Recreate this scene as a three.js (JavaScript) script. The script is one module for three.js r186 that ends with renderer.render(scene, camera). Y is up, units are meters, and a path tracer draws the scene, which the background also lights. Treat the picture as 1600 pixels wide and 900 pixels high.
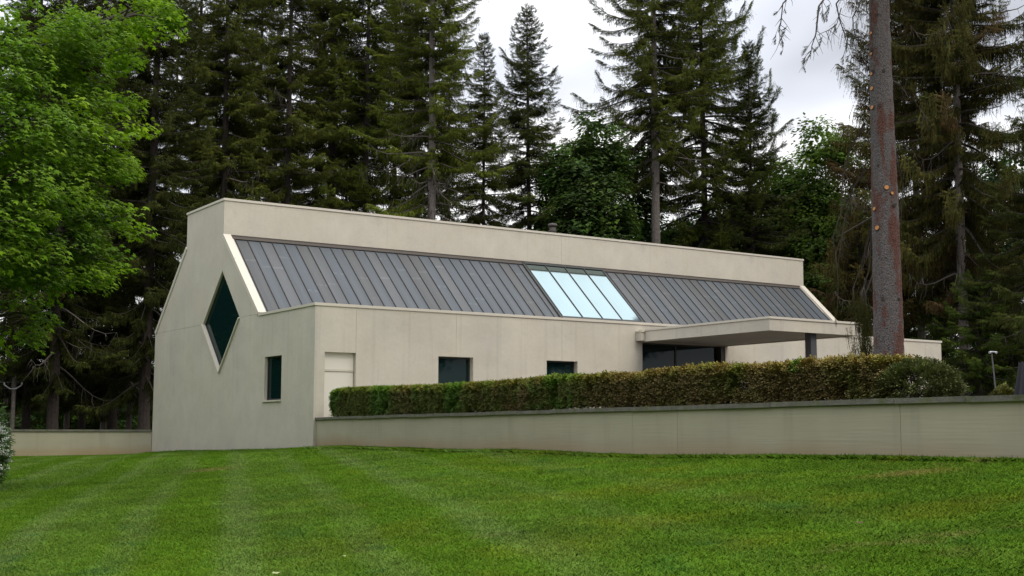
import * as THREE from 'three';
import { mergeGeometries } from 'three/addons/utils/BufferGeometryUtils.js';
import { ImprovedNoise } from 'three/addons/math/ImprovedNoise.js';

// ---------------------------------------------------------------- camera, sky, sun, exposure
const scene = new THREE.Scene();
const EYE = 1.6;                                   // eye height over the lawn where the photographer stands
const camera = new THREE.PerspectiveCamera(25.29, 16 / 9, 0.1, 1500);
camera.position.set(0, EYE, 0);
camera.rotation.set(0.1118, 0, 0.0014);
const renderer = new THREE.WebGLRenderer({ antialias: true });
renderer.setSize(1024, 576);
renderer.toneMapping = THREE.LinearToneMapping;
renderer.toneMappingExposure = 1.0;
renderer.shadowMap.enabled = true;

const noise = new ImprovedNoise();
const N3 = (x, y, z) => noise.noise(x + 31.7, y + 17.3, z + 5.1);
function fbm(x, y, z, o = 4) { let a = 0, k = 0.5, f = 1; for (let i = 0; i < o; i++) { a += k * N3(x * f, y * f, z * f); k *= 0.5; f *= 2.03; } return a; }
const clamp = (x, a = 0, b = 1) => Math.max(a, Math.min(b, x));
const mix = (a, b, t) => a + (b - a) * t;
const sstep = (a, b, x) => { const t = clamp((x - a) / (b - a)); return t * t * (3 - 2 * t); };
function rng(seed) { let s = seed >>> 0; return () => { s = (s + 0x6D2B79F5) | 0; let t = Math.imul(s ^ (s >>> 15), 1 | s); t = (t + Math.imul(t ^ (t >>> 7), 61 | t)) ^ t; return ((t ^ (t >>> 14)) >>> 0) / 4294967296; }; }

{ // overcast sky: brighter towards the zenith, with soft grey cloud undersides
  const W = 1024, H = 512, d = new Float32Array(W * H * 4);
  for (let j = 0; j < H; j++) for (let i = 0; i < W; i++) {
    const phi = (i / W - 0.5) * 2 * Math.PI, th = ((j + 0.5) / H - 0.5) * Math.PI;
    const x = Math.cos(phi) * Math.cos(th), z = Math.sin(phi) * Math.cos(th), y = Math.sin(th);
    const yy = Math.max(y, 0), q = 1.6 / (yy + 0.22);
    const c = fbm(x * q + 34.25, 3.1, z * q + 56.43, 5), c2 = fbm(x * q * 0.5 + 43.25, 7.7, z * q * 0.5 + 56.43, 3);
    const L = 2.34 * (1 + 2 * yy) / 3 * (1 + 0.8 * c + 0.7 * c2);
    const g = sstep(0.15, -0.3, c + c2);             // grey undersides lean to lavender
    const k = (j * W + i) * 4, f = y < 0 ? 0.35 : 1;
    d[k] = L * mix(1.0, 0.90, g) * f; d[k + 1] = L * mix(1.0, 0.945, g) * f; d[k + 2] = L * mix(1.0, 1.05, g) * f; d[k + 3] = 1;
  }
  const t = new THREE.DataTexture(d, W, H, THREE.RGBAFormat, THREE.FloatType);
  t.mapping = THREE.EquirectangularReflectionMapping; t.magFilter = THREE.LinearFilter; t.minFilter = THREE.LinearFilter; t.wrapS = THREE.RepeatWrapping; t.needsUpdate = true;
  scene.background = t; scene.environment = t;
}
const sun = new THREE.DirectionalLight(0xfff1dd, 1.3);
sun.position.set(28, 48, -10); sun.target.position.set(0, 2, -40); scene.add(sun, sun.target);
sun.castShadow = true; sun.shadow.radius = 30; sun.shadow.mapSize.set(2048, 2048);
Object.assign(sun.shadow.camera, { left: -60, right: 60, top: 60, bottom: -60, near: 1, far: 200 });

// ---------------------------------------------------------------- naming helpers
const used = {};
function numbered(n) { const k = used[n] || 0; used[n] = k + 1; return k ? n + '_' + String(k).padStart(3, '0') : n; }
function tag(o, label, category, group, kind) { if (label) o.userData.label = label; if (category) o.userData.category = category; if (group) o.userData.group = group; if (kind) o.userData.kind = kind; return o; }
function thing(name, label, category, pos = [0, 0, 0], turn = 0, group) {
  const o = new THREE.Group(); o.name = numbered(name); o.position.set(...pos); o.rotation.y = turn; scene.add(o); return tag(o, label, category, group);
}
function sub(name, parent) { const o = new THREE.Group(); o.name = numbered(name); parent.add(o); return o; }
function mesh(name, geo, mat, parent = scene, kind) {
  const g = Array.isArray(geo) ? (geo.length > 1 ? mergeGeometries(geo.map((x) => (x.index ? x.toNonIndexed() : x))) : geo[0]) : geo;
  const m = new THREE.Mesh(g, mat); m.name = numbered(name); m.castShadow = m.receiveShadow = true; if (kind) m.userData.kind = kind; parent.add(m); return m;
}
function copies(name, geo, mat, mats, cols, parent, kind = 'stuff') {   // mats: flat array of 16 per copy, cols: 3 per copy
  const n = mats.length / 16, m = new THREE.InstancedMesh(geo, mat, n); m.name = numbered(name);
  m.instanceMatrix.array.set(mats); m.castShadow = m.receiveShadow = true;
  if (cols) { m.instanceColor = new THREE.InstancedBufferAttribute(new Float32Array(cols), 3); }
  if (kind) m.userData.kind = kind; parent.add(m); return m;
}
const V = (x, y, z) => new THREE.Vector3(x, y, z);
const _x = V(), _y = V(), _z = V();
function pushFrame(arr, p, dir, up, sx, sy = sx, sz = sx) {              // copy with +x along dir, +y near up
  _x.copy(dir).normalize(); _z.crossVectors(_x, up); if (_z.lengthSq() < 1e-6) _z.set(0, 0, 1); _z.normalize(); _y.crossVectors(_z, _x);
  arr.push(_x.x * sx, _x.y * sx, _x.z * sx, 0, _y.x * sy, _y.y * sy, _y.z * sy, 0, _z.x * sz, _z.y * sz, _z.z * sz, 0, p.x, p.y, p.z, 1);
}
function geoFrom(pos, uv, col) {
  const g = new THREE.BufferGeometry(); g.setAttribute('position', new THREE.BufferAttribute(new Float32Array(pos), 3));
  g.setAttribute('uv', new THREE.BufferAttribute(new Float32Array(uv || (pos.length / 3) * 2), 2));
  if (col) g.setAttribute('color', new THREE.BufferAttribute(new Float32Array(col), 3));
  g.computeVertexNormals(); return g;
}
function tube(pts, radii, sides = 5, capEnd = false) {                  // tapered tube, non-indexed, uv in metres
  const P = [], U = [], rings = []; let len = 0;
  const n = pts.length; let side = V(1, 0, 0);
  for (let i = 0; i < n; i++) {
    const t = V().subVectors(pts[Math.min(n - 1, i + 1)], pts[Math.max(0, i - 1)]).normalize();
    const a = V().crossVectors(t, Math.abs(t.y) > 0.9 ? V(0, 0, 1) : V(0, 1, 0)).normalize(), b = V().crossVectors(t, a);
    const r = []; for (let k = 0; k <= sides; k++) { const q = (k / sides) * Math.PI * 2; r.push(V().copy(pts[i]).addScaledVector(a, Math.cos(q) * radii[i]).addScaledVector(b, Math.sin(q) * radii[i])); }
    if (i) len += pts[i].distanceTo(pts[i - 1]); rings.push([r, len]);
  }
  const put = (v, u, w) => { P.push(v.x, v.y, v.z); U.push(u, w); };
  for (let i = 0; i < n - 1; i++) for (let k = 0; k < sides; k++) {
    const [A, la] = rings[i], [B, lb] = rings[i + 1], c = 2 * Math.PI * radii[0], u0 = (k / sides) * c, u1 = ((k + 1) / sides) * c;
    put(A[k], u0, la); put(A[k + 1], u1, la); put(B[k], u0, lb);
    put(A[k + 1], u1, la); put(B[k + 1], u1, lb); put(B[k], u0, lb);
  }
  if (capEnd) { const [B] = rings[n - 1]; for (let k = 0; k < sides; k++) { put(pts[n - 1], 0, 0); put(B[k], 0, 0); put(B[k + 1], 0, 0); } }
  return geoFrom(P, U);
}
function box(x0, x1, y0, y1, z0, z1) {                                  // uv in metres
  const g = new THREE.BoxGeometry(x1 - x0, y1 - y0, z1 - z0); g.translate((x0 + x1) / 2, (y0 + y1) / 2, (z0 + z1) / 2);
  const p = g.attributes.position, nn = g.attributes.normal, u = g.attributes.uv;
  for (let i = 0; i < p.count; i++) { const ax = Math.abs(nn.getX(i)), ay = Math.abs(nn.getY(i)); if (ax > 0.5) u.setXY(i, p.getZ(i), p.getY(i)); else if (ay > 0.5) u.setXY(i, p.getX(i), p.getZ(i)); else u.setXY(i, p.getX(i), p.getY(i)); }
  return g.toNonIndexed();
}
function bar(p0, p1, right, w, t) {                                     // a bar from p0 to p1: width w along 'right', thickness t downwards from the top face
  const d = V().subVectors(p1, p0), L = d.length(); d.normalize(); const r = right.clone().normalize(), u = V().crossVectors(d, r).normalize();
  const g = new THREE.BoxGeometry(w, t, L); g.translate(0, -t / 2, L / 2);
  if (u.y < 0) { u.negate(); r.negate(); }
  g.applyMatrix4(new THREE.Matrix4().makeBasis(r, u, d).setPosition(p0)); return g.toNonIndexed();
}

// ---------------------------------------------------------------- textures (colour, grain, wear only)
function tex(W, H, fn, srgb = true, repeat) {
  const d = new Uint8Array(W * H * 4);
  for (let j = 0; j < H; j++) for (let i = 0; i < W; i++) { const c = fn((i + 0.5) / W, (j + 0.5) / H), k = (j * W + i) * 4; d[k] = clamp(c[0]) * 255; d[k + 1] = clamp(c[1]) * 255; d[k + 2] = clamp(c[2]) * 255; d[k + 3] = 255; }
  const t = new THREE.DataTexture(d, W, H, THREE.RGBAFormat); t.wrapS = t.wrapT = THREE.RepeatWrapping; t.magFilter = THREE.LinearFilter; t.minFilter = THREE.LinearMipmapLinearFilter; t.generateMipmaps = true;
  if (srgb) t.colorSpace = THREE.SRGBColorSpace; if (repeat) t.repeat.set(...repeat); t.needsUpdate = true; return t;
}
// periodic fbm: blends four shifted copies so the tile joins
function pf(u, v, f, o, s = 0) {
  const a = fbm(u * f + s, v * f, s, o), b = fbm((u - 1) * f + s, v * f, s, o), c = fbm(u * f + s, (v - 1) * f, s, o), e = fbm((u - 1) * f + s, (v - 1) * f, s, o);
  const wu = u, wv = v, n = Math.sqrt((wu * wu + (1 - wu) * (1 - wu)) * (wv * wv + (1 - wv) * (1 - wv)));
  return (a * (1 - wu) * (1 - wv) + b * wu * (1 - wv) + c * (1 - wu) * wv + e * wu * wv) / n;
}
const lin2s = (c) => (c <= 0.0031308 ? 12.92 * c : 1.055 * Math.pow(c, 1 / 2.4) - 0.055);
const L3 = (r, g, b) => [lin2s(clamp(r)), lin2s(clamp(g)), lin2s(clamp(b))];
const col = (r, g, b) => new THREE.Color().setRGB(r, g, b);
const stuccoMap = tex(1024, 1024, (u, v) => { const m = 1 + 0.15 * pf(u, v, 5, 5, 2) + 0.07 * pf(u * 1, v, 60, 2, 8) + 0.06 * pf(u, v, 2, 2, 4) - 0.07 * sstep(0.1, 0.5, Math.abs(pf(u, v, 7, 3, 19)) * 2) * 0.5; const y = pf(u, v, 4, 3, 11), st = 1 - 0.10 * sstep(0.05, 0.5, fbm(Math.cos(u * 6.2832) * 7, v * 1.3, Math.sin(u * 6.2832) * 7, 4)) * Math.sin(Math.PI * v); return L3(0.9 * m * st * (1 + 0.03 * y), 0.9 * m * st, 0.9 * m * st * (1 - 0.05 * y)); }, true, [1 / 7, 1 / 7]);
const stuccoBump = tex(512, 512, (u, v) => { const a = 0.5 + 0.5 * pf(u, v, 60, 3, 1) + 0.35 * pf(u, v, 6, 3, 5); return [a, a, a]; }, false, [1 / 1.7, 1 / 1.7]);
const dirtyMap = tex(2048, 256, (u, v) => {                            // low garden wall: v is height 0..1.2 m
  const h = v * 1.3, x = u * 36;
  const base = 1 + 0.14 * fbm(x * 0.8, h * 1.5, 2, 5) + 0.05 * fbm(x * 2.1, h * 0.35, 6, 3);
  const run = sstep(0.22, 0.5, fbm(x * 2.3, h * 0.15 + 3, 9, 4)) * sstep(0.05, 0.95, h);
  const splash = sstep(0.42 + 0.3 * fbm(x * 0.9, 0, 3, 3), 0.02, h - 0.26) * (0.65 + 0.6 * fbm(x * 0.35, 7, 1, 2));
  const m = base * (1 - 0.14 * run);
  return L3(0.9 * m * (1 - 0.13 * splash), 0.9 * m * (1 - 0.30 * splash), 0.9 * m * (1 - 0.50 * splash));
}, true);
const zincMap = tex(1024, 512, (u, v) => {                             // eight sheets side by side, each with its own tone, streaks and lap
  const k = Math.floor(u * 8), fu = u * 8 - k, r = rng(k * 77 + 5), tone = 0.86 + 0.26 * r(), warm = (r() - 0.42) * 0.15, lap = 0.45 + 0.4 * r(), lap2 = 0.2 + 0.2 * r();
  let m = tone * (1 + 0.22 * fbm(fu * 2.2 + k * 9, v * 1.1, k, 3) + 0.20 * fbm(fu * 9 + k * 5, v * 1.6, 3, 3) + 0.08 * fbm(fu * 16, v * 60, k + 2, 2));
  const l = Math.exp(-Math.pow((v - lap - 0.006 * fu) / 0.007, 2)) + 0.6 * Math.exp(-Math.pow((v - lap2) / 0.006, 2)) * (k % 3 === 0 ? 1 : 0);
  m *= 1 + 0.45 * l * sstep(-0.3, 0.2, fbm(fu * 5, k, 4, 2));
  const sp = sstep(0.40, 0.5, fbm(fu * 20 + k, v * 60, 12, 2)); m *= 1 + 0.5 * sp;
  return L3(0.62 * m * (1 + warm), 0.62 * m, 0.62 * m * (1 - warm * 0.9));
});
const dustMap = tex(512, 512, (u, v) => { const m = 0.95 + 0.06 * fbm(u * 26, v * 3, 4, 3) + 0.10 * fbm(u * 2, v * 2, 8, 3) - 0.10 * sstep(0.12, 0.0, v) - 0.06 * sstep(0.3, 0.55, fbm(u * 40, v * 40, 2, 2)); return L3(m, m, m * 0.99); });
const barkMap = tex(512, 1024, (u, v) => { const a = pf(u, v, 14, 4, 3), b = pf(u, v * 1, 40, 2, 6); const m = 0.62 + 0.5 * a + 0.35 * b; return L3(m, m * 0.96, m * 0.93); }, true, [1 / 1.2, 1 / 2.4]);
const barkBump = tex(512, 512, (u, v) => { const a = 0.5 + 0.9 * pf(u, v, 22, 4, 9); return [a, a, a]; }, false, [1 / 0.6, 1 / 0.9]);
const stoneMap = tex(512, 512, (u, v) => { const m = 0.75 + 0.5 * pf(u, v, 8, 4, 3) + 0.3 * pf(u, v, 50, 2, 7), mo = sstep(0.05, 0.35, pf(u, v, 6, 4, 21)); return L3(m * mix(1, 0.75, mo), m * mix(0.98, 0.86, mo), m * mix(0.92, 0.5, mo)); }, true, [1 / 1.6, 1 / 1.6]);

// ---------------------------------------------------------------- materials
const std = (o) => new THREE.MeshStandardMaterial(o);
const M = {
  stucco: std({ color: col(0.57, 0.53, 0.45), map: stuccoMap, bumpMap: stuccoBump, bumpScale: 0.004, roughness: 0.92 }),
  gardenWall: std({ color: col(0.40, 0.37, 0.275), map: dirtyMap, bumpMap: stuccoBump, bumpScale: 0.004, roughness: 0.95 }),
  coping: std({ color: col(0.56, 0.52, 0.445), roughness: 0.6 }),
  joint: std({ color: col(0.16, 0.145, 0.12), roughness: 0.95 }),
  zinc: std({ color: col(0.130, 0.148, 0.170), map: zincMap, roughness: 0.6, metalness: 0.3 }),
  seam: std({ color: col(0.035, 0.032, 0.03), roughness: 0.7 }),
  flashing: std({ color: col(0.06, 0.05, 0.042), roughness: 0.7 }),
  skyglass: new THREE.MeshPhysicalMaterial({ color: col(0.27, 0.365, 0.40), map: dustMap, metalness: 1, roughness: 0.05 }),
  glass: new THREE.MeshPhysicalMaterial({ color: col(0.04, 0.17, 0.16), transmission: 0.9, thickness: 0, roughness: 0.03, ior: 1.5, specularIntensity: 0.55 }),
  frame: std({ color: col(0.02, 0.024, 0.024), roughness: 0.5 }),
  door: std({ color: col(0.68, 0.65, 0.57), roughness: 0.55 }),
  soffit: std({ color: col(0.62, 0.60, 0.56), roughness: 0.9, map: stuccoMap }),
  post: std({ color: col(0.06, 0.06, 0.068), roughness: 0.6 }),
  inside: std({ color: col(0.10, 0.11, 0.10), roughness: 0.9 }),
  stone: std({ color: col(0.17, 0.165, 0.145), map: stoneMap, roughness: 0.95, bumpMap: stuccoBump, bumpScale: 0.006 }),
  bark: std({ color: col(0.085, 0.07, 0.06), map: barkMap, bumpMap: barkBump, bumpScale: 0.02, roughness: 1 }),
  barkPale: std({ color: col(0.30, 0.275, 0.255), map: barkMap, bumpMap: barkBump, bumpScale: 0.02, roughness: 1 }),
  twig: std({ color: col(0.045, 0.037, 0.03), roughness: 1 }),
  twigPale: std({ color: col(0.12, 0.105, 0.09), roughness: 1 }),
  needle: new THREE.MeshPhysicalMaterial({ color: col(1, 1, 1), roughness: 0.9, specularIntensity: 0.12 }),
  leaf: new THREE.MeshPhysicalMaterial({ color: col(1, 1, 1), roughness: 0.85, transmission: 0.5, thickness: 0, ior: 1.3, specularIntensity: 0.3 }),
  hedgeLeaf: new THREE.MeshPhysicalMaterial({ color: col(1, 1, 1), roughness: 0.6, specularIntensity: 0.35 }),
  soil: std({ color: col(0.05, 0.04, 0.028), roughness: 1 }),
  paving: std({ color: col(0.6, 0.57, 0.52), map: stoneMap, roughness: 0.9 }),
  cutWood: std({ color: col(0.43, 0.20, 0.068), roughness: 0.85 }),
  brown: std({ color: col(0.05, 0.042, 0.036), roughness: 0.6 }),
  white: std({ color: col(0.5, 0.52, 0.55), roughness: 0.4 }),
  greyMetal: std({ color: col(0.13, 0.13, 0.14), roughness: 0.5, metalness: 0.4 }),
  navy: std({ color: col(0.013, 0.014, 0.021), roughness: 0.8 }),
  poleWood: std({ color: col(0.24, 0.22, 0.2), map: barkMap, roughness: 1 }),
};
for (const k of ['needle', 'leaf', 'hedgeLeaf']) M[k].side = THREE.DoubleSide;

// ---------------------------------------------------------------- the lie of the land
const F = 2005.5;                                                       // focal length in pixels of the 1600-wide photograph
const at = (px, d) => ((px - 800) / F) * d;                             // metres right of the view axis for a column seen d metres away
const ctrl = [ // x, z, ground height
  [0, 0, 0], [-6.31, -41.6, 1.08], [-4.73, -38.3, 1.144], [-2.49, -33.6, 1.16], [-1.39, -31.3, 1.147], [0, -28.3, 1.19], [1.82, -24.5, 1.17], [2.79, -22.5, 1.185], [3.96, -20, 1.228], [5.18, -17.5, 1.257], [6.13, -15.5, 1.283], [9, -9, 1.3],
  [-7.9, -43.4, 0.98], [-10.6, -48, 0.88], [-13, -51.4, 0.80], [-15.4, -55.1, 0.66], [-21.4, -55.3, 0.55], [-28, -56, 0.5], [-40, -60, 0.4],
  [-12, -26, 0.30], [-20, -30, 0.2], [-4, -14, 0.30], [-8, -8, -0.15], [6, -3, 0.35], [14, 4, 0.6], [-14, 4, -0.5], [0, 12, -0.2], [-35, -15, -0.5], [-8, -34, 0.62],
];
const tps = (() => {
  const n = ctrl.length, A = [], b = [];
  const U = (r2) => (r2 < 1e-9 ? 0 : 0.5 * r2 * Math.log(r2));
  for (let i = 0; i < n + 3; i++) { A.push(new Float64Array(n + 4)); }
  for (let i = 0; i < n; i++) { for (let j = 0; j < n; j++) A[i][j] = U((ctrl[i][0] - ctrl[j][0]) ** 2 + (ctrl[i][1] - ctrl[j][1]) ** 2) + (i === j ? 0.4 : 0); A[i][n] = 1; A[i][n + 1] = ctrl[i][0]; A[i][n + 2] = ctrl[i][1]; A[i][n + 3] = ctrl[i][2]; A[n][i] = 1; A[n + 1][i] = ctrl[i][0]; A[n + 2][i] = ctrl[i][1]; }
  const m = n + 3;
  for (let c = 0; c < m; c++) { let p = c; for (let r = c + 1; r < m; r++) if (Math.abs(A[r][c]) > Math.abs(A[p][c])) p = r; [A[c], A[p]] = [A[p], A[c]]; for (let r = 0; r < m; r++) if (r !== c) { const f = A[r][c] / A[c][c]; if (f) for (let k = c; k <= m; k++) A[r][k] -= f * A[c][k]; } }
  const w = A.map((r, i) => r[m] / r[i]);
  return (x, z) => { let s = w[n] + w[n + 1] * x + w[n + 2] * z; for (let i = 0; i < n; i++) s += w[i] * U((x - ctrl[i][0]) ** 2 + (z - ctrl[i][1]) ** 2); return s; };
})();
function groundY(x, z) {
  const far = sstep(8, 40, Math.hypot(Math.max(0, Math.abs(x) - 30), z > 6 ? z - 6 : z < -62 ? -62 - z : 0));
  const near = far < 1 ? tps(clamp(x, -60, 60), clamp(z, -90, 40)) : 0;
  return mix(near, 0.7, far) + 0.015 * N3(x * 0.5, 0, z * 0.5) * (1 - far);
}
// building frame: u along the long front, v into the depth of the gable
const YAW = 0.5849, CX = -6.3844, CZ = -41.5119, cy = Math.cos(YAW), sy = Math.sin(YAW);
const toUV = (x, z) => [(x - CX) * cy - (z - CZ) * sy, -(x - CX) * sy - (z - CZ) * cy];
const fromUV = (u, v) => [CX + u * cy - v * sy, CZ - u * sy - v * cy];
// garden wall frame: s along the wall towards the viewer, n to the terrace side
const WX = -6.338, WZ = -41.654, DX = 0.43, DZ = 0.9028, NX = 0.9028, NZ = -0.43;
const toSN = (x, z) => [(x - WX) * DX + (z - WZ) * DZ, (x - WX) * NX + (z - WZ) * NZ];
const fromSN = (s, n) => [WX + s * DX + n * NX, WZ + s * DZ + n * NZ];
const isLawn = (x, z) => { const [, v] = toUV(x, z), [u] = toUV(x, z); const [, n] = toSN(x, z); if (n > 0.12) return false; if (v > -2 && u > 0.12) return false; if (x < -15 && z < -55.35 - 0.0 * x) return false; return true; };

{ // ground sheet to the horizon
  const line = (a, b, n, m) => { const r = []; for (let i = 0; i <= n; i++) { const t = (i / n) * 2 - 1; r.push((a + b) / 2 + ((b - a) / 2) * (0.25 * t + 0.75 * t * t * t * Math.abs(t) ** m)); } return r; };
  const xs = line(-500, 500, 60, 0), zs = line(-560, 440, 60, 0), P = [], U = [];
  const y = xs.map((x) => zs.map((z) => groundY(x, z) - 0.12));
  for (let i = 0; i < 60; i++) for (let j = 0; j < 60; j++) { const q = (a, b) => { P.push(xs[a], y[a][b], zs[b]); U.push(xs[a] / 4, zs[b] / 4); }; q(i, j); q(i, j + 1); q(i + 1, j); q(i + 1, j); q(i, j + 1); q(i + 1, j + 1); }
  mesh('ground', geoFrom(P, U), M.soil, scene, 'structure');
}
function lawnColor(x, z) {
  // swaths left by the mower run towards the left end of the house
  const across = x * 0.978 - z * 0.21, sw = across + 0.28 * fbm(x * 0.3, 1, z * 0.3, 3);
  const ph = (sw / 1.32) * Math.PI * 2 + 0.9, st = (0.75 * sstep(0.1, 0.95, Math.sin(ph)) + 0.35 * sstep(-0.2, 0.3, Math.sin(ph / 2))) * clamp(0.75 + 0.9 * fbm(x * 0.35, 40, z * 0.2, 3)), fade = sstep(4.5, -3, x) * 0.92 + 0.08;
  const a = fbm(x * 0.22, 2, z * 0.22, 4), b = fbm(x * 0.9, 8, z * 0.9, 4), c = fbm(x * 3.2, 5, z * 3.2, 3);
  let r = 0.076, g = 0.152, bl = 0.0095;
  const lum = 1 + 0.30 * a + 0.42 * b + 0.28 * c;
  r *= lum; g *= lum; bl *= lum;
  const pale = st * fade; r = mix(r, r * 1.3 + 0.012, pale * 1.15); g = mix(g, g * 1.12 + 0.010, pale * 1.15); bl = mix(bl, bl * 2.2 + 0.016, pale * 1.15);
  const yel = sstep(-0.05, 0.4, fbm(x * 0.7 + 7, 12, z * 0.7, 4)) * sstep(-8, 5, x); r = mix(r, 0.120 * lum, yel * 0.75); g = mix(g, 0.158 * lum, yel * 0.5);
  const dry = sstep(0.22, 0.5, fbm(x * 1.1, 20, z * 1.3, 4)) * sstep(-8, 5, x) * 0.7 + Math.exp(-(((x + 7.6) / 0.55) ** 2) - (((z + 33) / 1.1) ** 2)) * 0.9 + Math.exp(-(((x - 4.7) / 0.5) ** 2) - (((z + 15.2) / 0.35) ** 2)) * 0.8;
  r = mix(r, 0.20, dry * 0.75); g = mix(g, 0.165, dry * 0.75); bl = mix(bl, 0.06, dry * 0.75);
  const dark = sstep(0.18, 0.42, fbm(x * 1.3, 33, z * 1.3, 3)); r *= 1 - 0.35 * dark; g *= 1 - 0.22 * dark;
  return [r, g, bl];
}
{ // lawn
  const x0 = -44, x1 = 20, z0 = -60, z1 = 4;
  const lawnMap = tex(1536, 1536, (u, v) => { const c = lawnColor(x0 + u * (x1 - x0), z0 + v * (z1 - z0)); return L3(c[0] * 0.8, c[1] * 0.8, c[2] * 0.8); });
  const P = [], U = [], st = 0.5, nx = (x1 - x0) / st, nz = (z1 - z0) / st;
  for (let i = 0; i < nx; i++) for (let j = 0; j < nz; j++) {
    const a = x0 + i * st, b = z0 + j * st; if (![[0, 0], [1, 0], [0, 1], [1, 1], [0.5, 0.5]].some(([p, q]) => isLawn(a + p * st, b + q * st))) continue;
    const q = (x, z) => { P.push(x, groundY(x, z), z); U.push((x - x0) / (x1 - x0), (z - z0) / (z1 - z0)); };
    q(a, b); q(a, b + st); q(a + st, b); q(a + st, b); q(a, b + st); q(a + st, b + st);
  }
  const l = mesh('lawn', geoFrom(P, U), new THREE.MeshPhysicalMaterial({ color: col(1, 1, 1), map: lawnMap, roughness: 1, specularIntensity: 0.1 }), scene, 'structure');
  // grass blades over it
  const R = rng(11), B = [];
  for (let k = 0; k < 9; k++) { const a = R() * 6.28, rr = Math.sqrt(R()) * 0.075, x = Math.cos(a) * rr, z = Math.sin(a) * rr, h = 0.012 + 0.014 * R(), t = R() * 6.28, w = 0.0032 + 0.003 * R(), l2 = (R() - 0.3) * 0.06, c = Math.cos(t), s = Math.sin(t), q = R() * 6.28; B.push(x - c * w, -0.005, z - s * w, x + c * w, -0.005, z + s * w, x + Math.cos(q) * l2, h, z + Math.sin(q) * l2); }
  const blade = geoFrom(B), mats = [], cols = [], up = V(0, 1, 0);
  for (let k = 0; k < 345000; k++) {
    let d = 7.5 + Math.pow(R(), 1.25) * 52, x = (R() * 2 - 1) * 0.43 * d, z = -d;
    if (k > 322000) { if (R() < 0.7) [x, z] = fromSN(R() * 29, -0.01 - 0.13 * R()); else [x, z] = fromUV(-0.01 - 0.13 * R(), R() * 16.2); d = -z; }
    if (z < -57 || !isLawn(x, z) || (x < -15 && z < -55)) continue;
    const [, n] = toSN(x, z), [u, v] = toUV(x, z); const edge = (n > -0.16 && u < 0.1) || (u > -0.12 && v > -0.3);
    const s = (edge ? 1.2 + 1.7 * R() * R() : 0.6 + 0.7 * R()) * (0.8 + d / 60), a = R() * 6.28, c = lawnColor(x, z), j = 0.86 + 0.32 * R();
    pushFrame(mats, V(x, groundY(x, z), z), V(Math.cos(a), 0, Math.sin(a)), up, s * 1.25, s * (0.6 + 0.5 * R()), s * 1.25); cols.push(c[0] * j * (1 + 0.25 * (R() - 0.5)), c[1] * j, c[2] * j);
  }
  tag(copies('grass', blade, M.needle, mats, cols, scene), 'short mown green grass over the sloping lawn', 'grass');
}

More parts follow.
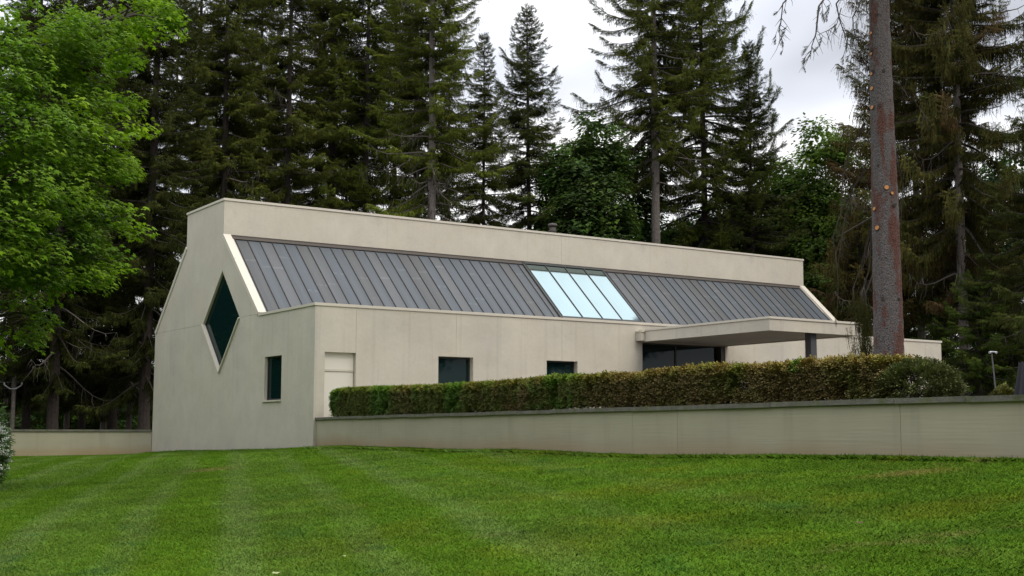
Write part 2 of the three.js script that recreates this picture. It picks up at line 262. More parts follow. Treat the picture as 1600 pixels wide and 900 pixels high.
// ---------------------------------------------------------------- the house
{
  const house = thing('gallery_house', 'long cream stucco house with a sloped grey metal roof, diamond window and flat entrance canopy', 'house', [CX, 1.0, CZ], YAW);
  const h = (y) => y + 0.6, v1 = 4.756, v2 = 8.399, v3 = 12.513, v4 = 16.157, h1 = 4.183, h2 = 7.464, h3 = 8.906, LEN = 31.25, BOT = -1.9, CT = 0.09, T = 0.34;
  const P = (u, y, v) => V(u, h(y), -v);
  const shape = (pts, holes = []) => { const s = new THREE.Shape(pts.map((p) => new THREE.Vector2(p[0], h(p[1])))); for (const q of holes) s.holes.push(new THREE.Path(q.map((p) => new THREE.Vector2(p[0], h(p[1]))))); return s; };
  const exU = (pts, holes, v, t = T) => { const g = new THREE.ExtrudeGeometry(shape(pts, holes), { depth: t, bevelEnabled: false }); g.translate(0, 0, -v - t); return g; };          // plane of the long front
  const exV = (pts, holes, u, t = T) => { const g = new THREE.ExtrudeGeometry(shape(pts, holes), { depth: t, bevelEnabled: false }); g.rotateY(Math.PI / 2); g.translate(u, 0, 0); return g; }; // plane of the gable
  const bx = (u0, u1, y0, y1, va, vb) => box(u0, u1, h(y0), h(y1), -Math.max(va, vb), -Math.min(va, vb));
  const G = 0.004;                                                      // half a movement joint

  // gable end: one panel over the seam at the eaves, two below it, joint under the diamond
  const dT = [8.43, 6.10], dL = [10.39, 4.17], dR = [6.55, 4.17], dB = [8.47, 2.23], seam = 4.17;
  const gable = sub('gable_wall', house);
  mesh('wall_panel', exV([[v4, seam + G], [v4, h1 - 0.02], [v3 + 0.02, h2], [v3, h2], [v3, h3 - CT], [v2, h3 - CT], [v2, h2], [v2 - 0.02, h2], [v1 + 0.01, h1 - 0.02], [v1 + 0.01, seam + G], [dR[0] - 0.0, seam + G], dT, [dL[0], seam + G]].reverse(), [], 0), M.stucco, gable);
  mesh('wall_panel', exV([[dL[0], seam - G], [dB[0] + G, dB[1]], [dB[0] + G, BOT], [v4, BOT], [v4, seam - G]], [], 0), M.stucco, gable);
  mesh('wall_panel', exV([[T, BOT], [dB[0] - G, BOT], [dB[0] - G, dB[1]], [dR[0], seam - G], [v1, seam - G], [v1, h1 - CT], [T, h1 - CT]], [[[2.63, 1.08], [4.10, 1.08], [4.10, 2.6], [2.63, 2.6]].reverse()], 0), M.stucco, gable);
  for (const g of [bx(0.02, 0.05, seam - 0.03, seam + 0.03, v1 + 0.1, dR[0] - 0.1), bx(0.02, 0.05, seam - 0.03, seam + 0.03, dL[0] + 0.1, v4 - 0.1), bx(0.02, 0.05, BOT, dB[1] - 0.1, dB[0] - 0.03, dB[0] + 0.03)]) mesh('joint_filler', g, M.joint, gable);

  // long front, cut by movement joints; openings straddle them
  const front = sub('front_wall', house);
  const top = h1 - CT, HW = 2.59, S1 = 1.05;
  const D0 = 0.36, D1 = 1.48, A0 = 4.63, A1 = 6.04, B0 = 9.17, B1 = 10.56, E0 = 13.64, E1 = 17.91, EH = 3.42, J = [1.482, 5.338, 9.857, 13.64];
  const flo = -0.1;
  mesh('wall_panel', exU([[0, BOT], [D0, BOT], [D0, HW], [J[0] - G, HW], [J[0] - G, top], [0, top]], [], 0), M.stucco, front);
  mesh('wall_panel', exU([[D0 + 0.001, BOT], [D1, BOT], [D1, flo], [D0 + 0.001, flo]], [], 0.004), M.stucco, front);
  mesh('wall_panel', exU([[J[0] + G, BOT], [J[1] - G, BOT], [J[1] - G, S1], [A0, S1], [A0, HW], [J[1] - G, HW], [J[1] - G, top], [J[0] + G, top]], [], 0), M.stucco, front);
  mesh('wall_panel', exU([[J[1] + G, BOT], [J[2] - G, BOT], [J[2] - G, S1], [B0, S1], [B0, HW], [J[2] - G, HW], [J[2] - G, top], [J[1] + G, top], [J[1] + G, HW], [A1, HW], [A1, S1], [J[1] + G, S1]], [], 0), M.stucco, front);
  mesh('wall_panel', exU([[J[2] + G, BOT], [E0, BOT], [E0, EH], [E0, top], [J[2] + G, top], [J[2] + G, HW], [B1, HW], [B1, S1], [J[2] + G, S1]], [], 0), M.stucco, front);
  mesh('wall_panel', exU([[E0 + 0.002, EH], [E1 - 0.002, EH], [E1 - 0.002, top], [E0 + 0.002, top]], [], 0), M.stucco, front);
  for (const [a, b] of [[E1, 22.4 - G], [22.4 + G, 26.9 - G], [26.9 + G, LEN]]) mesh('wall_panel', exU([[a, BOT], [b, BOT], [b, top], [a, top]], [], 0), M.stucco, front);
  for (const g of [bx(J[0] - 0.02, J[0] + 0.02, HW, top, 0.02, 0.05), ...[J[1], J[2]].flatMap((u) => [bx(u - 0.02, u + 0.02, HW, top, 0.02, 0.05), bx(u - 0.02, u + 0.02, BOT, S1, 0.02, 0.05)]), ...[22.4, 26.9].map((u) => bx(u - 0.02, u + 0.02, BOT, top, 0.02, 0.05))]) mesh('joint_filler', g, M.joint, front);

  // far end, rear and the tall upper walls that stand on the slopes
  mesh('end_wall', exV([[T, BOT], [v4 - T, BOT], [v4 - T, h1 - 0.1], [v4 - 0.02, h1 - 0.1], [v3 + 0.02, h2], [v3, h2], [v3, h3 - CT], [v2, h3 - CT], [v2, h2], [v2 - 0.02, h2], [v1 + 0.01, h1 - 0.1], [T, h1 - 0.1]], [], LEN - T), M.stucco, house);
  mesh('rear_wall', bx(T, LEN, BOT, h1 - 0.02, v4 - T, v4), M.stucco, house);
  const upper = sub('upper_wall', house), UJ = 15.88;
  for (const [a, b] of [[T, UJ - G], [UJ + G, LEN - T]]) mesh('wall_panel', exU([[a, h2 - 0.12], [b, h2 - 0.12], [b, h3 - CT], [a, h3 - CT]], [], v2), M.stucco, upper);
  mesh('joint_filler', bx(UJ - 0.02, UJ + 0.02, h2, h3 - CT, v2 + 0.02, v2 + 0.05), M.joint, upper);
  mesh('rear_upper_wall', bx(T, LEN - T, h2 - 0.1, h3 - CT, v3 - T, v3), M.stucco, house);
  mesh('floor', bx(T, LEN - T, flo - 0.2, flo, T, v4 - T), M.inside, house);
  mesh('partition_wall', [bx(T, LEN - T, flo, 3.7, v1 + 1.6, v1 + 1.75), bx(7.6, 7.75, flo, 3.7, T, v1 + 1.6), bx(12.6, 12.75, flo, 3.7, T, v1 + 1.6), bx(2.0, 2.15, flo, 3.7, T, 6.3), bx(5.2, 5.4, flo, 7.3, v2 + 0.4, v3 - 0.4)], M.inside, house);
  mesh('flat_roof', [bx(T, LEN - T, 3.75, 3.9, T, v1 + 0.2), bx(T, LEN - T, h3 - 0.5, h3 - 0.35, v2 + T, v3 - T)], M.flashing, house);

  // copings
  const cop = sub('coping', house);
  const ov = 0.035;
  mesh('coping_strip', bx(-ov, LEN + ov, top, h1, -ov, T + 0.03), M.coping, cop);
  mesh('coping_strip', bx(-ov, T + 0.03, top + 0.001, h1 - 0.001, T + 0.032, v1 - 0.02), M.coping, cop);
  mesh('coping_strip', bx(LEN - T - 0.03, LEN + ov, top + 0.001, h1 - 0.001, T + 0.032, v1 - 0.02), M.coping, cop);
  mesh('coping_strip', bx(-ov, LEN + ov, h3 - CT, h3, v2 - ov, v2 + T + 0.03), M.coping, cop);
  mesh('coping_strip', bx(-ov, T + 0.03, h3 - CT + 0.001, h3 - 0.001, v2 + T + 0.032, v3 - T - 0.032), M.coping, cop);
  mesh('coping_strip', bx(LEN - T - 0.03, LEN + ov, h3 - CT + 0.001, h3 - 0.001, v2 + T + 0.032, v3 - T - 0.032), M.coping, cop);
  mesh('coping_strip', bx(-ov, LEN + ov, h3 - CT, h3, v3 - T - 0.03, v3 + ov), M.coping, cop);
  // raking copings along the four edges of the slopes
  const sl = Math.hypot(v2 - v1, h2 - h1), dn = [(v2 - v1) / sl, (h2 - h1) / sl], UX = V(1, 0, 0);
  for (const [ua, ub] of [[-0.03, 0.27], [LEN - 0.3, LEN + 0.03]]) {
    for (const s of [1, -1]) {
      const q = (t) => (s > 0 ? P((ua + ub) / 2, h1 + 0.05 + (h2 - h1) * t, v1 + (v2 - v1) * t - 0.03) : P((ua + ub) / 2, h1 + 0.05 + (h2 - h1) * t, v4 - (v2 - v1) * t + 0.03));
      for (let k = 0; k < 3; k++) mesh('raking_coping', bar(q(k / 3 + 0.0006), q((k + 1) / 3 - 0.0006), UX, ub - ua, 0.16), M.coping, cop);
    }
  }

  // the metal roof: sheets between standing seams half a metre apart
  const roof = sub('roof', house);
  const onSlope = (u, t, up) => P(u, h1 - 0.06 + (h2 - h1) * t + dn[0] * up, v1 + (v2 - v1) * t - dn[1] * up);
  mesh('roof_deck', bar(onSlope(LEN / 2, -0.02, 0), onSlope(LEN / 2, 1, 0), UX, LEN - 0.68, 0.2), M.flashing, roof);
  mesh('rear_slope', bar(P(LEN / 2, h1 - 0.03, v4 - 0.0), P(LEN / 2, h2 - 0.03, v3), UX, LEN - 0.64, 0.2), M.zinc, roof);
  const seams = []; for (let u = 0.41; u < 13.6; u += 0.5) seams.push(u); seams.push(13.68, 18.14); for (let u = 18.29; u < 30.7; u += 0.5) seams.push(u); seams.push(30.82);
  const edges = [0.272, ...seams, 30.948], R = rng(5), W = 0.46 * sl * 2;
  for (let k = 0; k < edges.length - 1; k++) {
    const a = edges[k], b = edges[k + 1]; if (Math.abs(a - 13.68) < 0.01) continue;
    const g = bar(onSlope((a + b) / 2, 0, 0.016), onSlope((a + b) / 2, 1, 0.016), UX, b - a - 0.012, 0.014);
    const uv = g.attributes.uv, p = g.attributes.position, c = Math.floor(R() * 8), sh = R() * 0.25, flip = R() < 0.5;
    for (let i = 0; i < uv.count; i++) { const t = clamp((p.getY(i) - h(h1 - 0.06)) / (h2 - h1)), f = clamp((p.getX(i) - a) / (b - a)); uv.setXY(i, (c + 0.04 + 0.92 * (flip ? 1 - f : f)) / 8, sh + 0.75 * t); }
    mesh('roof_panel', g, M.zinc, roof);
  }
  for (const u of seams) mesh('roof_seam', bar(onSlope(u, 0, 0.05), onSlope(u, 0.995, 0.05), UX, 0.024, 0.05), M.seam, roof);
  mesh('flashing', [bx(0.28, LEN - 0.31, h2 - 0.1, h2 + 0.035, v2 - 0.035, v2 - 0.002), bar(onSlope(6.98, 0.965, 0.062), onSlope(6.98, 0.999, 0.062), UX, 13.38, 0.02), bar(onSlope(24.48, 0.965, 0.062), onSlope(24.48, 0.999, 0.062), UX, 12.66, 0.02)], M.flashing, roof);

  const sky = sub('skylight', house), t0 = 0.205, t1 = 0.965;
  for (let k = 0; k < 4; k++) { const a = 13.80 + k * 1.065, b = a + 1.065; mesh('pane', bar(onSlope((a + b) / 2, t0, 0.075 + 0.002 * k), onSlope((a + b) / 2, t1, 0.073 + 0.002 * (k % 2)), UX, b - a - 0.045, 0.02), M.skyglass, sky); }
  for (let k = 0; k < 5; k++) { const u = 13.80 + k * 1.065; mesh('glazing_bar', bar(onSlope(u, t0, 0.10), onSlope(u, t1, 0.10), UX, 0.045, 0.08), M.frame, sky); }
  mesh('frame', [bar(onSlope(15.93, t0 - 0.03, 0.09), onSlope(15.93, t0 - 0.001, 0.09), UX, 4.34, 0.09), bar(onSlope(15.93, t1 + 0.001, 0.105), onSlope(15.93, t1 + 0.03, 0.105), UX, 4.34, 0.09), bar(onSlope(15.93, -0.01, 0.03), onSlope(15.93, t0 - 0.032, 0.03), UX, 4.4, 0.03), bar(onSlope(13.72, t0 - 0.02, 0.085), onSlope(13.72, t1 + 0.02, 0.085), UX, 0.1, 0.085), bar(onSlope(18.105, t0 - 0.02, 0.085), onSlope(18.105, t1 + 0.02, 0.085), UX, 0.06, 0.085)], M.frame, sky);

  // diamond window
  const dia = sub('diamond_window', house);
  const inset = (q, k) => [mix(8.46, q[0], k), mix(4.17, q[1], k)];
  const D = [dT, dL, dB, dR];
  mesh('pane', exV([dT, dL, dB, dR].reverse(), [], 0.11, 0.02), M.glass, dia);
  mesh('frame', [exV(D.slice().reverse(), [D.map((q) => inset(q, 0.965))], 0.09, 0.06), bx(0.135, 0.17, 2.35, 5.98, 8.40, 8.46)], M.frame, dia);
  for (const [a, b] of [[dL, dB], [dB, dR]]) { // sloping sills below, standing a little proud
    const mid = [(a[0] + b[0]) / 2, (a[1] + b[1]) / 2], dir = V(0, b[1] - a[1], -(b[0] - a[0])).normalize(), L = Math.hypot(b[0] - a[0], b[1] - a[1]);
    const s = new THREE.BoxGeometry(0.17, 0.05, L - 0.0); const nrm = V().crossVectors(dir, V(1, 0, 0)); if (nrm.y < 0) nrm.negate();
    s.applyMatrix4(new THREE.Matrix4().makeBasis(V().crossVectors(nrm, dir), nrm, dir).setPosition(P(0.02, mid[1], mid[0]).addScaledVector(nrm, -0.012))); mesh('sill', s.toNonIndexed(), M.coping, dia);
  }
  const windowAt = (name, pane, frame, sill) => { const w = sub(name, house); mesh('pane', pane, M.glass, w); mesh('frame', frame, M.frame, w); if (sill) mesh('sill', sill, M.coping, w); };
  windowAt('window', bx(0.13, 0.145, 1.1, 2.6, 2.63, 4.1), [bx(0.11, 0.18, 1.081, 1.14, 2.64, 4.09), bx(0.11, 0.18, 2.54, 2.598, 2.64, 4.09), bx(0.111, 0.179, 1.14, 2.54, 2.632, 2.69), bx(0.111, 0.179, 1.14, 2.54, 4.04, 4.098)], bx(-0.05, 0.11, 1.03, 1.082, 2.61, 4.2));
  for (const [a, b] of [[A0, A1], [B0, B1]]) windowAt('window', bx(a, b, S1, HW, 0.25, 0.265), [bx(a + 0.002, b - 0.002, S1 + 0.001, S1 + 0.06, 0.22, 0.3), bx(a + 0.002, b - 0.002, HW - 0.06, HW - 0.001, 0.22, 0.3), bx(a + 0.002, a + 0.06, S1 + 0.06, HW - 0.06, 0.221, 0.299), bx(b - 0.06, b - 0.002, S1 + 0.06, HW - 0.06, 0.221, 0.299)], bx(a - 0.03, b + 0.03, S1 - 0.05, S1 + 0.002, -0.05, 0.22));
  windowAt('entrance_glazing', bx(E0, E1 - 0.21, flo, EH - 0.002, 0.24, 0.255), [bx(E0 + 0.002, E1 - 0.2, EH - 0.06, EH - 0.003, 0.2, 0.29), bx(E1 - 0.26, E1 - 0.2, flo, EH - 0.06, 0.201, 0.289), bx(E0 + 0.002, E0 + 0.05, flo, EH - 0.06, 0.201, 0.289), bx(15.45, 15.53, flo, EH - 0.06, 0.21, 0.28), bx(E0 + 0.05, 15.45, 2.28, 2.34, 0.212, 0.278)], null);
  mesh('door_jamb', bx(E1 - 0.198, E1 - 0.002, flo, EH - 0.003, 0.03, 0.3), M.brown, house);
  mesh('door_pull', [bx(14.36, 14.39, 1.2, 1.9, 0.16, 0.18)], M.coping, house);
  const door = sub('side_door', house);
  mesh('leaf', bx(D0 + 0.01, D1 - 0.01, flo + 0.01, 1.965, 0.16, 0.21), M.door, door);
  mesh('transom_panel', bx(D0 + 0.002, D1 - 0.002, 2.03, HW - 0.002, 0.16, 0.22), M.door, door);
  mesh('transom_rail', bx(D0 + 0.004, D1 - 0.004, 1.972, 2.024, 0.13, 0.22), M.coping, door);

  // entrance canopy and its post
  const can = sub('canopy', house), C0 = 13.52, C1 = 18.05, CD = -6.9, CB = 3.43, CTP = 3.83;
  mesh('fascia', bx(C0, C0 + 0.12, CB, CTP, -0.002, CD + 0.12), M.stucco, can);
  mesh('fascia', bx(C0, C1, CB, CTP, CD, CD + 0.119), M.stucco, can);
  mesh('fascia', bx(C1 - 0.12, C1, CB, CTP, -0.002, CD + 0.12), M.stucco, can);
  mesh('soffit', bx(C0 + 0.121, C1 - 0.121, CB + 0.03, CTP - 0.04, -0.003, CD + 0.122), M.soffit, can);
  mesh('coping_strip', bx(C0 - 0.035, C1 + 0.035, CTP, CTP + 0.075, CD - 0.035, CD + 0.16), M.coping, can);
  mesh('coping_strip', bx(C0 - 0.035, C0 + 0.16, CTP + 0.001, CTP + 0.074, -0.002, CD + 0.161), M.coping, can);
  mesh('coping_strip', bx(C1 - 0.16, C1 + 0.035, CTP + 0.001, CTP + 0.074, -0.002, CD + 0.161), M.coping, can);
  mesh('canopy_deck', bx(C0 + 0.165, C1 - 0.165, CTP - 0.035, CTP + 0.03, -0.004, CD + 0.165), M.flashing, can);
  mesh('beam_end', [bx(C0 - 0.2, C0 - 0.002, CB + 0.03, CTP - 0.05, -0.002, -0.32), bx(C0 - 0.22, C0 - 0.037, CTP - 0.05, CTP - 0.005, -0.003, -0.35)], M.stucco, can);
  mesh('canopy_post', bx(15.70, 15.98, -0.3, CB + 0.028, CD + 0.2, CD + 0.48), M.post, house);

  // flue on the flat top, only its head shows over the parapet
  const flue = sub('roof_vent', house);
  const pipe = new THREE.LatheGeometry([[0.001, 0], [0.17, 0], [0.17, 0.72], [0.185, 0.72], [0.185, 0.78], [0.165, 0.78], [0.165, 0.9], [0.15, 0.9], [0.15, 0.92], [0.001, 0.92]].map((p) => new THREE.Vector2(...p)), 20);
  mesh('pipe', pipe, M.brown, flue); const cap = new THREE.LatheGeometry([[0.001, 0.99], [0.2, 0.96], [0.215, 1.0], [0.205, 1.08], [0.06, 1.12], [0.001, 1.12]].map((p) => new THREE.Vector2(...p)), 20);
  mesh('cap', cap, M.brown, flue); flue.position.copy(P(16.25, h3 - 0.45, v2 + 1.2));
}

// ---------------------------------------------------------------- garden walls, terrace
const WALL_TOP = EYE + 0.46;
{
  const yaw = Math.atan2(DX, DZ);                                       // local z runs along the wall
  const w = thing('garden_wall', 'low cream rendered garden wall with dark stone coping, running from the house corner to the right edge', 'wall', [WX, 0, WZ], yaw);
  const J = [0.02, 10.06, 15.1, 19.9, 21.4, 26.9, 36];
  for (let k = 0; k < J.length - 1; k++) {
    const g = box(0, 0.3, 0.9, WALL_TOP - 0.075, J[k] + 0.004, J[k + 1] - 0.004), uv = g.attributes.uv, p = g.attributes.position;
    for (let i = 0; i < uv.count; i++) uv.setXY(i, p.getZ(i) / 36, clamp((p.getY(i) - 0.9) / 1.3, 0.002, 0.998)); mesh('wall_panel', g, M.gardenWall, w);
  }
  for (const s of J.slice(1, -1)) mesh('joint_filler', box(0.02, 0.05, 0.2, WALL_TOP - 0.08, s - 0.02, s + 0.02), M.joint, w);
  const C = [0.0, 1.02, 2.6, 4.2, 5.8, 7.15, 8.5, 9.79, 11.6, 13.46, 15.1, 16.68, 18.32, 19.89, 21.3, 22.7, 24.1, 25.55, 26.85, 28.14, 29.6, 31.1, 32.6, 34.1, 36];
  const R = rng(8);
  for (let k = 0; k < C.length - 1; k++) { const dy = (R() - 0.5) * 0.012, g = box(-0.05 + (R() - 0.5) * 0.008, 0.36, WALL_TOP - 0.073 + dy, WALL_TOP + dy, C[k] + 0.005, C[k + 1] - 0.005); const uv = g.attributes.uv, o = R() * 3; for (let i = 0; i < uv.count; i++) uv.setXY(i, uv.getX(i) + o, uv.getY(i) + o); mesh('coping_stone', g, M.stone, w); }
  // the short wall beyond the far corner of the gable
  const [ax, az] = fromUV(0.0, 16.2), x0 = -21.3, w2 = thing('low_wall', 'short low cream wall left of the gable under dark trees', 'wall', [x0, 0, az - 0.15]);
  const L = ax - x0;
  const g = box(0, L - 0.01, 0.4, EYE + 0.0, -0.15, 0.15), uv = g.attributes.uv, p = g.attributes.position;
  for (let i = 0; i < uv.count; i++) uv.setXY(i, p.getX(i) / 36 + 0.3, clamp((p.getY(i) - 0.4) / 1.3, 0.002, 0.998));
  mesh('wall_panel', g, M.gardenWall, w2);
  for (let k = 0; k < 4; k++) mesh('coping_stone', box(-0.05 + (k * (L + 0.04)) / 4, -0.055 + ((k + 1) * (L + 0.04)) / 4, EYE + 0.002, EYE + 0.085, -0.2, 0.2), M.stone, w2);
  // terrace and the planting strip behind the garden wall
  const poly = (pts, y) => { const P = []; for (let i = 1; i < pts.length - 1; i++) for (const q of [pts[0], pts[i], pts[i + 1]]) P.push(q[0], y, q[1]); const g2 = geoFrom(P, P.flatMap((_, i) => (i % 3 === 0 ? [P[i], P[i + 2]] : []))); return g2; };
  mesh('terrace', poly([fromUV(0.3, -0.01), fromSN(1.5, 1.3), fromSN(36, 1.3), [38, -14], [38, -66], fromUV(31.2, -0.01)], EYE - 0.08), M.paving, scene, 'structure');
  mesh('planting_strip', poly([fromSN(0.6, 0.3), fromSN(36, 0.3), fromSN(36, 1.3), fromSN(1.2, 1.3)], WALL_TOP - 0.14), M.soil, scene, 'structure');
}
const onTerrace = (x, z) => { const [, n] = toSN(x, z); const [u, v] = toUV(x, z); return n > 0.3 && v < 0 && u > 0 && x < 38; };
const baseY = (x, z) => (onTerrace(x, z) ? EYE - 0.08 : groundY(x, z) - 0.12);

// ---------------------------------------------------------------- hedge and shrubs
function leafClump(seed, n, spread, len, wid, lobed) {                  // a sprig of n leaves, about 'spread' across, growing along +x
  const R = rng(seed), P = [];
  for (let k = 0; k < n; k++) {
    const t = R(), a = R() * 6.283, rr = spread * 0.5 * Math.sqrt(R());
    const p = V(t * spread, (R() - 0.5) * spread * 0.55, Math.sin(a) * rr), f = V(0.7 + R() * 0.6, (R() - 0.62) * 0.9, (R() - 0.5) * 2.0).normalize(), l = len * (0.65 + 0.6 * R()), w = wid * (0.65 + 0.6 * R());
    const up = V((R() - 0.5) * 0.9, 1, (R() - 0.5) * 0.9).normalize(), s = V().crossVectors(f, up).normalize(), nn = V().crossVectors(s, f);
    const pt = (x, y, dz = 0) => V().copy(p).addScaledVector(f, x * l).addScaledVector(s, y * w).addScaledVector(nn, dz * l);
    if (lobed) {
      const o = [[0, 0.05, 0], [0.1, 0.42, -0.1], [0.3, 0.26, -0.03], [0.62, 0.6, -0.22], [0.58, 0.2, -0.06], [1.05, 0.0, -0.2], [0.58, -0.2, -0.06], [0.62, -0.6, -0.22], [0.3, -0.26, -0.03], [0.1, -0.42, -0.1]];
      const c = pt(0.35, 0, 0.03); for (let i = 0; i < o.length; i++) { const a1 = pt(...o[i]), b1 = pt(...o[(i + 1) % o.length]); P.push(c.x, c.y, c.z, a1.x, a1.y, a1.z, b1.x, b1.y, b1.z); }
    } else { const q = [pt(0, 0), pt(0.45, 0.5, 0.08), pt(1, 0, -0.1), pt(0.45, -0.5, 0.08)]; for (const i of [0, 1, 2, 0, 2, 3]) P.push(q[i].x, q[i].y, q[i].z); }
  }
  return geoFrom(P);
}
const boxLeaf = [leafClump(1, 20, 0.10, 0.030, 0.019), leafClump(2, 20, 0.10, 0.030, 0.019)];
{
  const yaw = Math.atan2(DX, DZ), y0 = WALL_TOP - 0.14;
  const hedge = thing('clipped_hedge', 'long clipped hedge, green to brownish, growing along the top of the garden wall', 'hedge', [WX, y0, WZ], yaw);
  const prof = [[0.75, 1.30], [1.3, 1.37], [5.6, 1.29], [10.4, 1.20], [14.1, 1.18], [16.3, 1.19], [18.5, 1.15], [19.75, 1.10], [20.4, 1.15], [21.8, 1.16], [23.6, 1.09], [24.6, 1.13], [26.5, 1.06], [27.0, 0.98], [27.4, 0.8]];
  const topAt = (s) => { for (let i = 1; i < prof.length; i++) if (s <= prof[i][0]) return mix(prof[i - 1][1], prof[i][1], clamp((s - prof[i - 1][0]) / (prof[i][0] - prof[i - 1][0]))); return 0.7; };
  const R = rng(21), mats = [[], []], cols = [[], []];
  for (let k = 0; k < 80000; k++) {
    const s = 0.8 + R() * 25.5, H = topAt(s) - 0.09 + EYE - y0 + 0.03 * N3(s * 2.2, 1, 3) + 0.015 * N3(s * 9, 1, 3);
    const face = R(); let n, y;                                         // mostly in the outer shell
    if (face < 0.56) { n = 0.30 + 0.12 * R() * R() + 0.04 * N3(s * 1.7, R() * 0.3, 8); y = 0.06 + (H - 0.06) * Math.pow(R(), 0.8); }
    else if (face < 0.8) { n = 0.3 + 0.75 * R(); y = H - 0.12 * R() * R(); }
    else { n = 0.35 + 0.65 * R(); y = 0.1 + (H - 0.14) * R(); }
    const low = sstep(0.30, 0.06, y); if (R() < low * (0.6 + 0.9 * sstep(-0.1, 0.25, N3(s * 1.3, 4, 9)))) continue;
    if (N3(s * 2.5, y * 3, n * 2) > 0.38) continue;
    const brown = sstep(-0.15, 0.55, 0.46 * sstep(5, 23, s) - 0.02 + 0.42 * N3(s * 0.42, 3, 2) + 0.35 * N3(s * 1.7, y * 2.5, 5) + 0.25 * N3(s * 6, y * 6, n * 5)), lush = sstep(0.12, 0.4, N3(s * 0.5 + 20, 1, 1)) * (1 - brown) + (Math.abs(s - 24.35) < 0.10 && y > H - 0.14 ? 1.0 : 0);
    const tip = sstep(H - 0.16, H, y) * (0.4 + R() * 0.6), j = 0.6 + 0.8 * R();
    let c = [mix(0.080, 0.116, brown), mix(0.108, 0.090, brown), mix(0.014, 0.030, brown)];
    c = [mix(c[0], 0.055, lush * 0.7), mix(c[1], 0.14, lush * 0.7), mix(c[2], 0.012, lush * 0.7)];
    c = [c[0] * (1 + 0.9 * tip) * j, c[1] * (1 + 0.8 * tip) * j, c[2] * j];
    const a = R() * 6.283, out = y > H - 0.15 ? 0.8 : 0.1, b = k & 1;
    pushFrame(mats[b], V(n, y, s), V(-0.5 + (R() - 0.5) * 1.4, out + (R() - 0.35) * 1.0, Math.sin(a)), V(-0.6, 1, 0), 0.8 + 0.5 * R()); cols[b].push(...c);
  }
  for (const b of [0, 1]) copies('foliage', boxLeaf[b], M.hedgeLeaf, mats[b], cols[b], hedge);
  const st = [];
  for (let s = 0.9; s < 26.3; s += 0.16 + 0.1 * R()) { const n = 0.45 + 0.35 * R(), H = topAt(s) + EYE - y0 - 0.15; for (let q = 0; q < 3; q++) st.push(tube([V(n, -0.05, s), V(n + (R() - 0.5) * 0.12, 0.25, s + (R() - 0.5) * 0.14), V(n + (R() - 0.5) * 0.4, H, s + (R() - 0.5) * 0.5)], [0.016, 0.011, 0.004], 4)); }
  mesh('stem', st, M.twig, hedge, 'stuff');
}
function shrub(name, label, cat, x, y, z, rx, ry, rz, n, seed, colr, leafGeo, mat, scale, turn = 0, gap = 0.3) {
  const t = thing(name, label, cat, [x, y, z], turn), R = rng(seed), mats = [], cols = [];
  for (let k = 0; k < n; k++) {
    const a = R() * 6.283, c = R() * 2 - 1, q = Math.cbrt(0.35 + 0.65 * R()), sn = Math.sqrt(1 - c * c), lump = 1 + 0.16 * N3(a * 1.2, c * 2.2, seed);
    const d = V(Math.cos(a) * sn, c, Math.sin(a) * sn), p = V(d.x * rx * q * lump, ry + d.y * ry * q * lump, d.z * rz * q * lump);
    if (N3(p.x * 3, p.y * 3, p.z * 3 + seed) > gap) continue;
    pushFrame(mats, p, V(d.x + (R() - 0.5) * 1.2, d.y * 0.6 + 0.2 + (R() - 0.5) * 0.8, d.z + (R() - 0.5) * 1.2), V(0, 1, 0), scale * (0.8 + 0.5 * R())); const j = 0.55 + 0.9 * R(); cols.push(colr[0] * j, colr[1] * j, colr[2] * j);
  }
  copies('foliage', leafGeo, mat, mats, cols, t);
  const st = []; for (let k = 0; k < 9; k++) { const a = R() * 6.283; st.push(tube([V(0, -0.1, 0), V(Math.cos(a) * rx * 0.35, ry * 0.7, Math.sin(a) * rz * 0.35), V(Math.cos(a) * rx * 0.75, ry * 1.5, Math.sin(a) * rz * 0.75)], [0.02, 0.014, 0.005], 4)); }
  mesh('stem', st, M.twig, t, 'stuff'); return t;
}
{
  const [x, z] = fromSN(26.5, 0.68);
  shrub('rounded_shrub', 'rounded dark green glossy shrub ending the clipped hedge on its right', 'shrub', x, WALL_TOP - 0.16, z, 0.45, 0.325, 0.6, 3000, 31, [0.120, 0.142, 0.046], boxLeaf[0], M.hedgeLeaf, 1.05, Math.atan2(DX, DZ));
  const zb = -27;
  shrub('low_shrub', 'small low yellowish clipped shrub at the far right beside the dark folded parasol', 'shrub', at(1566, 27), EYE - 0.08, zb, 0.32, 0.5, 0.3, 2400, 32, [0.10, 0.105, 0.02], boxLeaf[1], M.hedgeLeaf, 0.9);
}

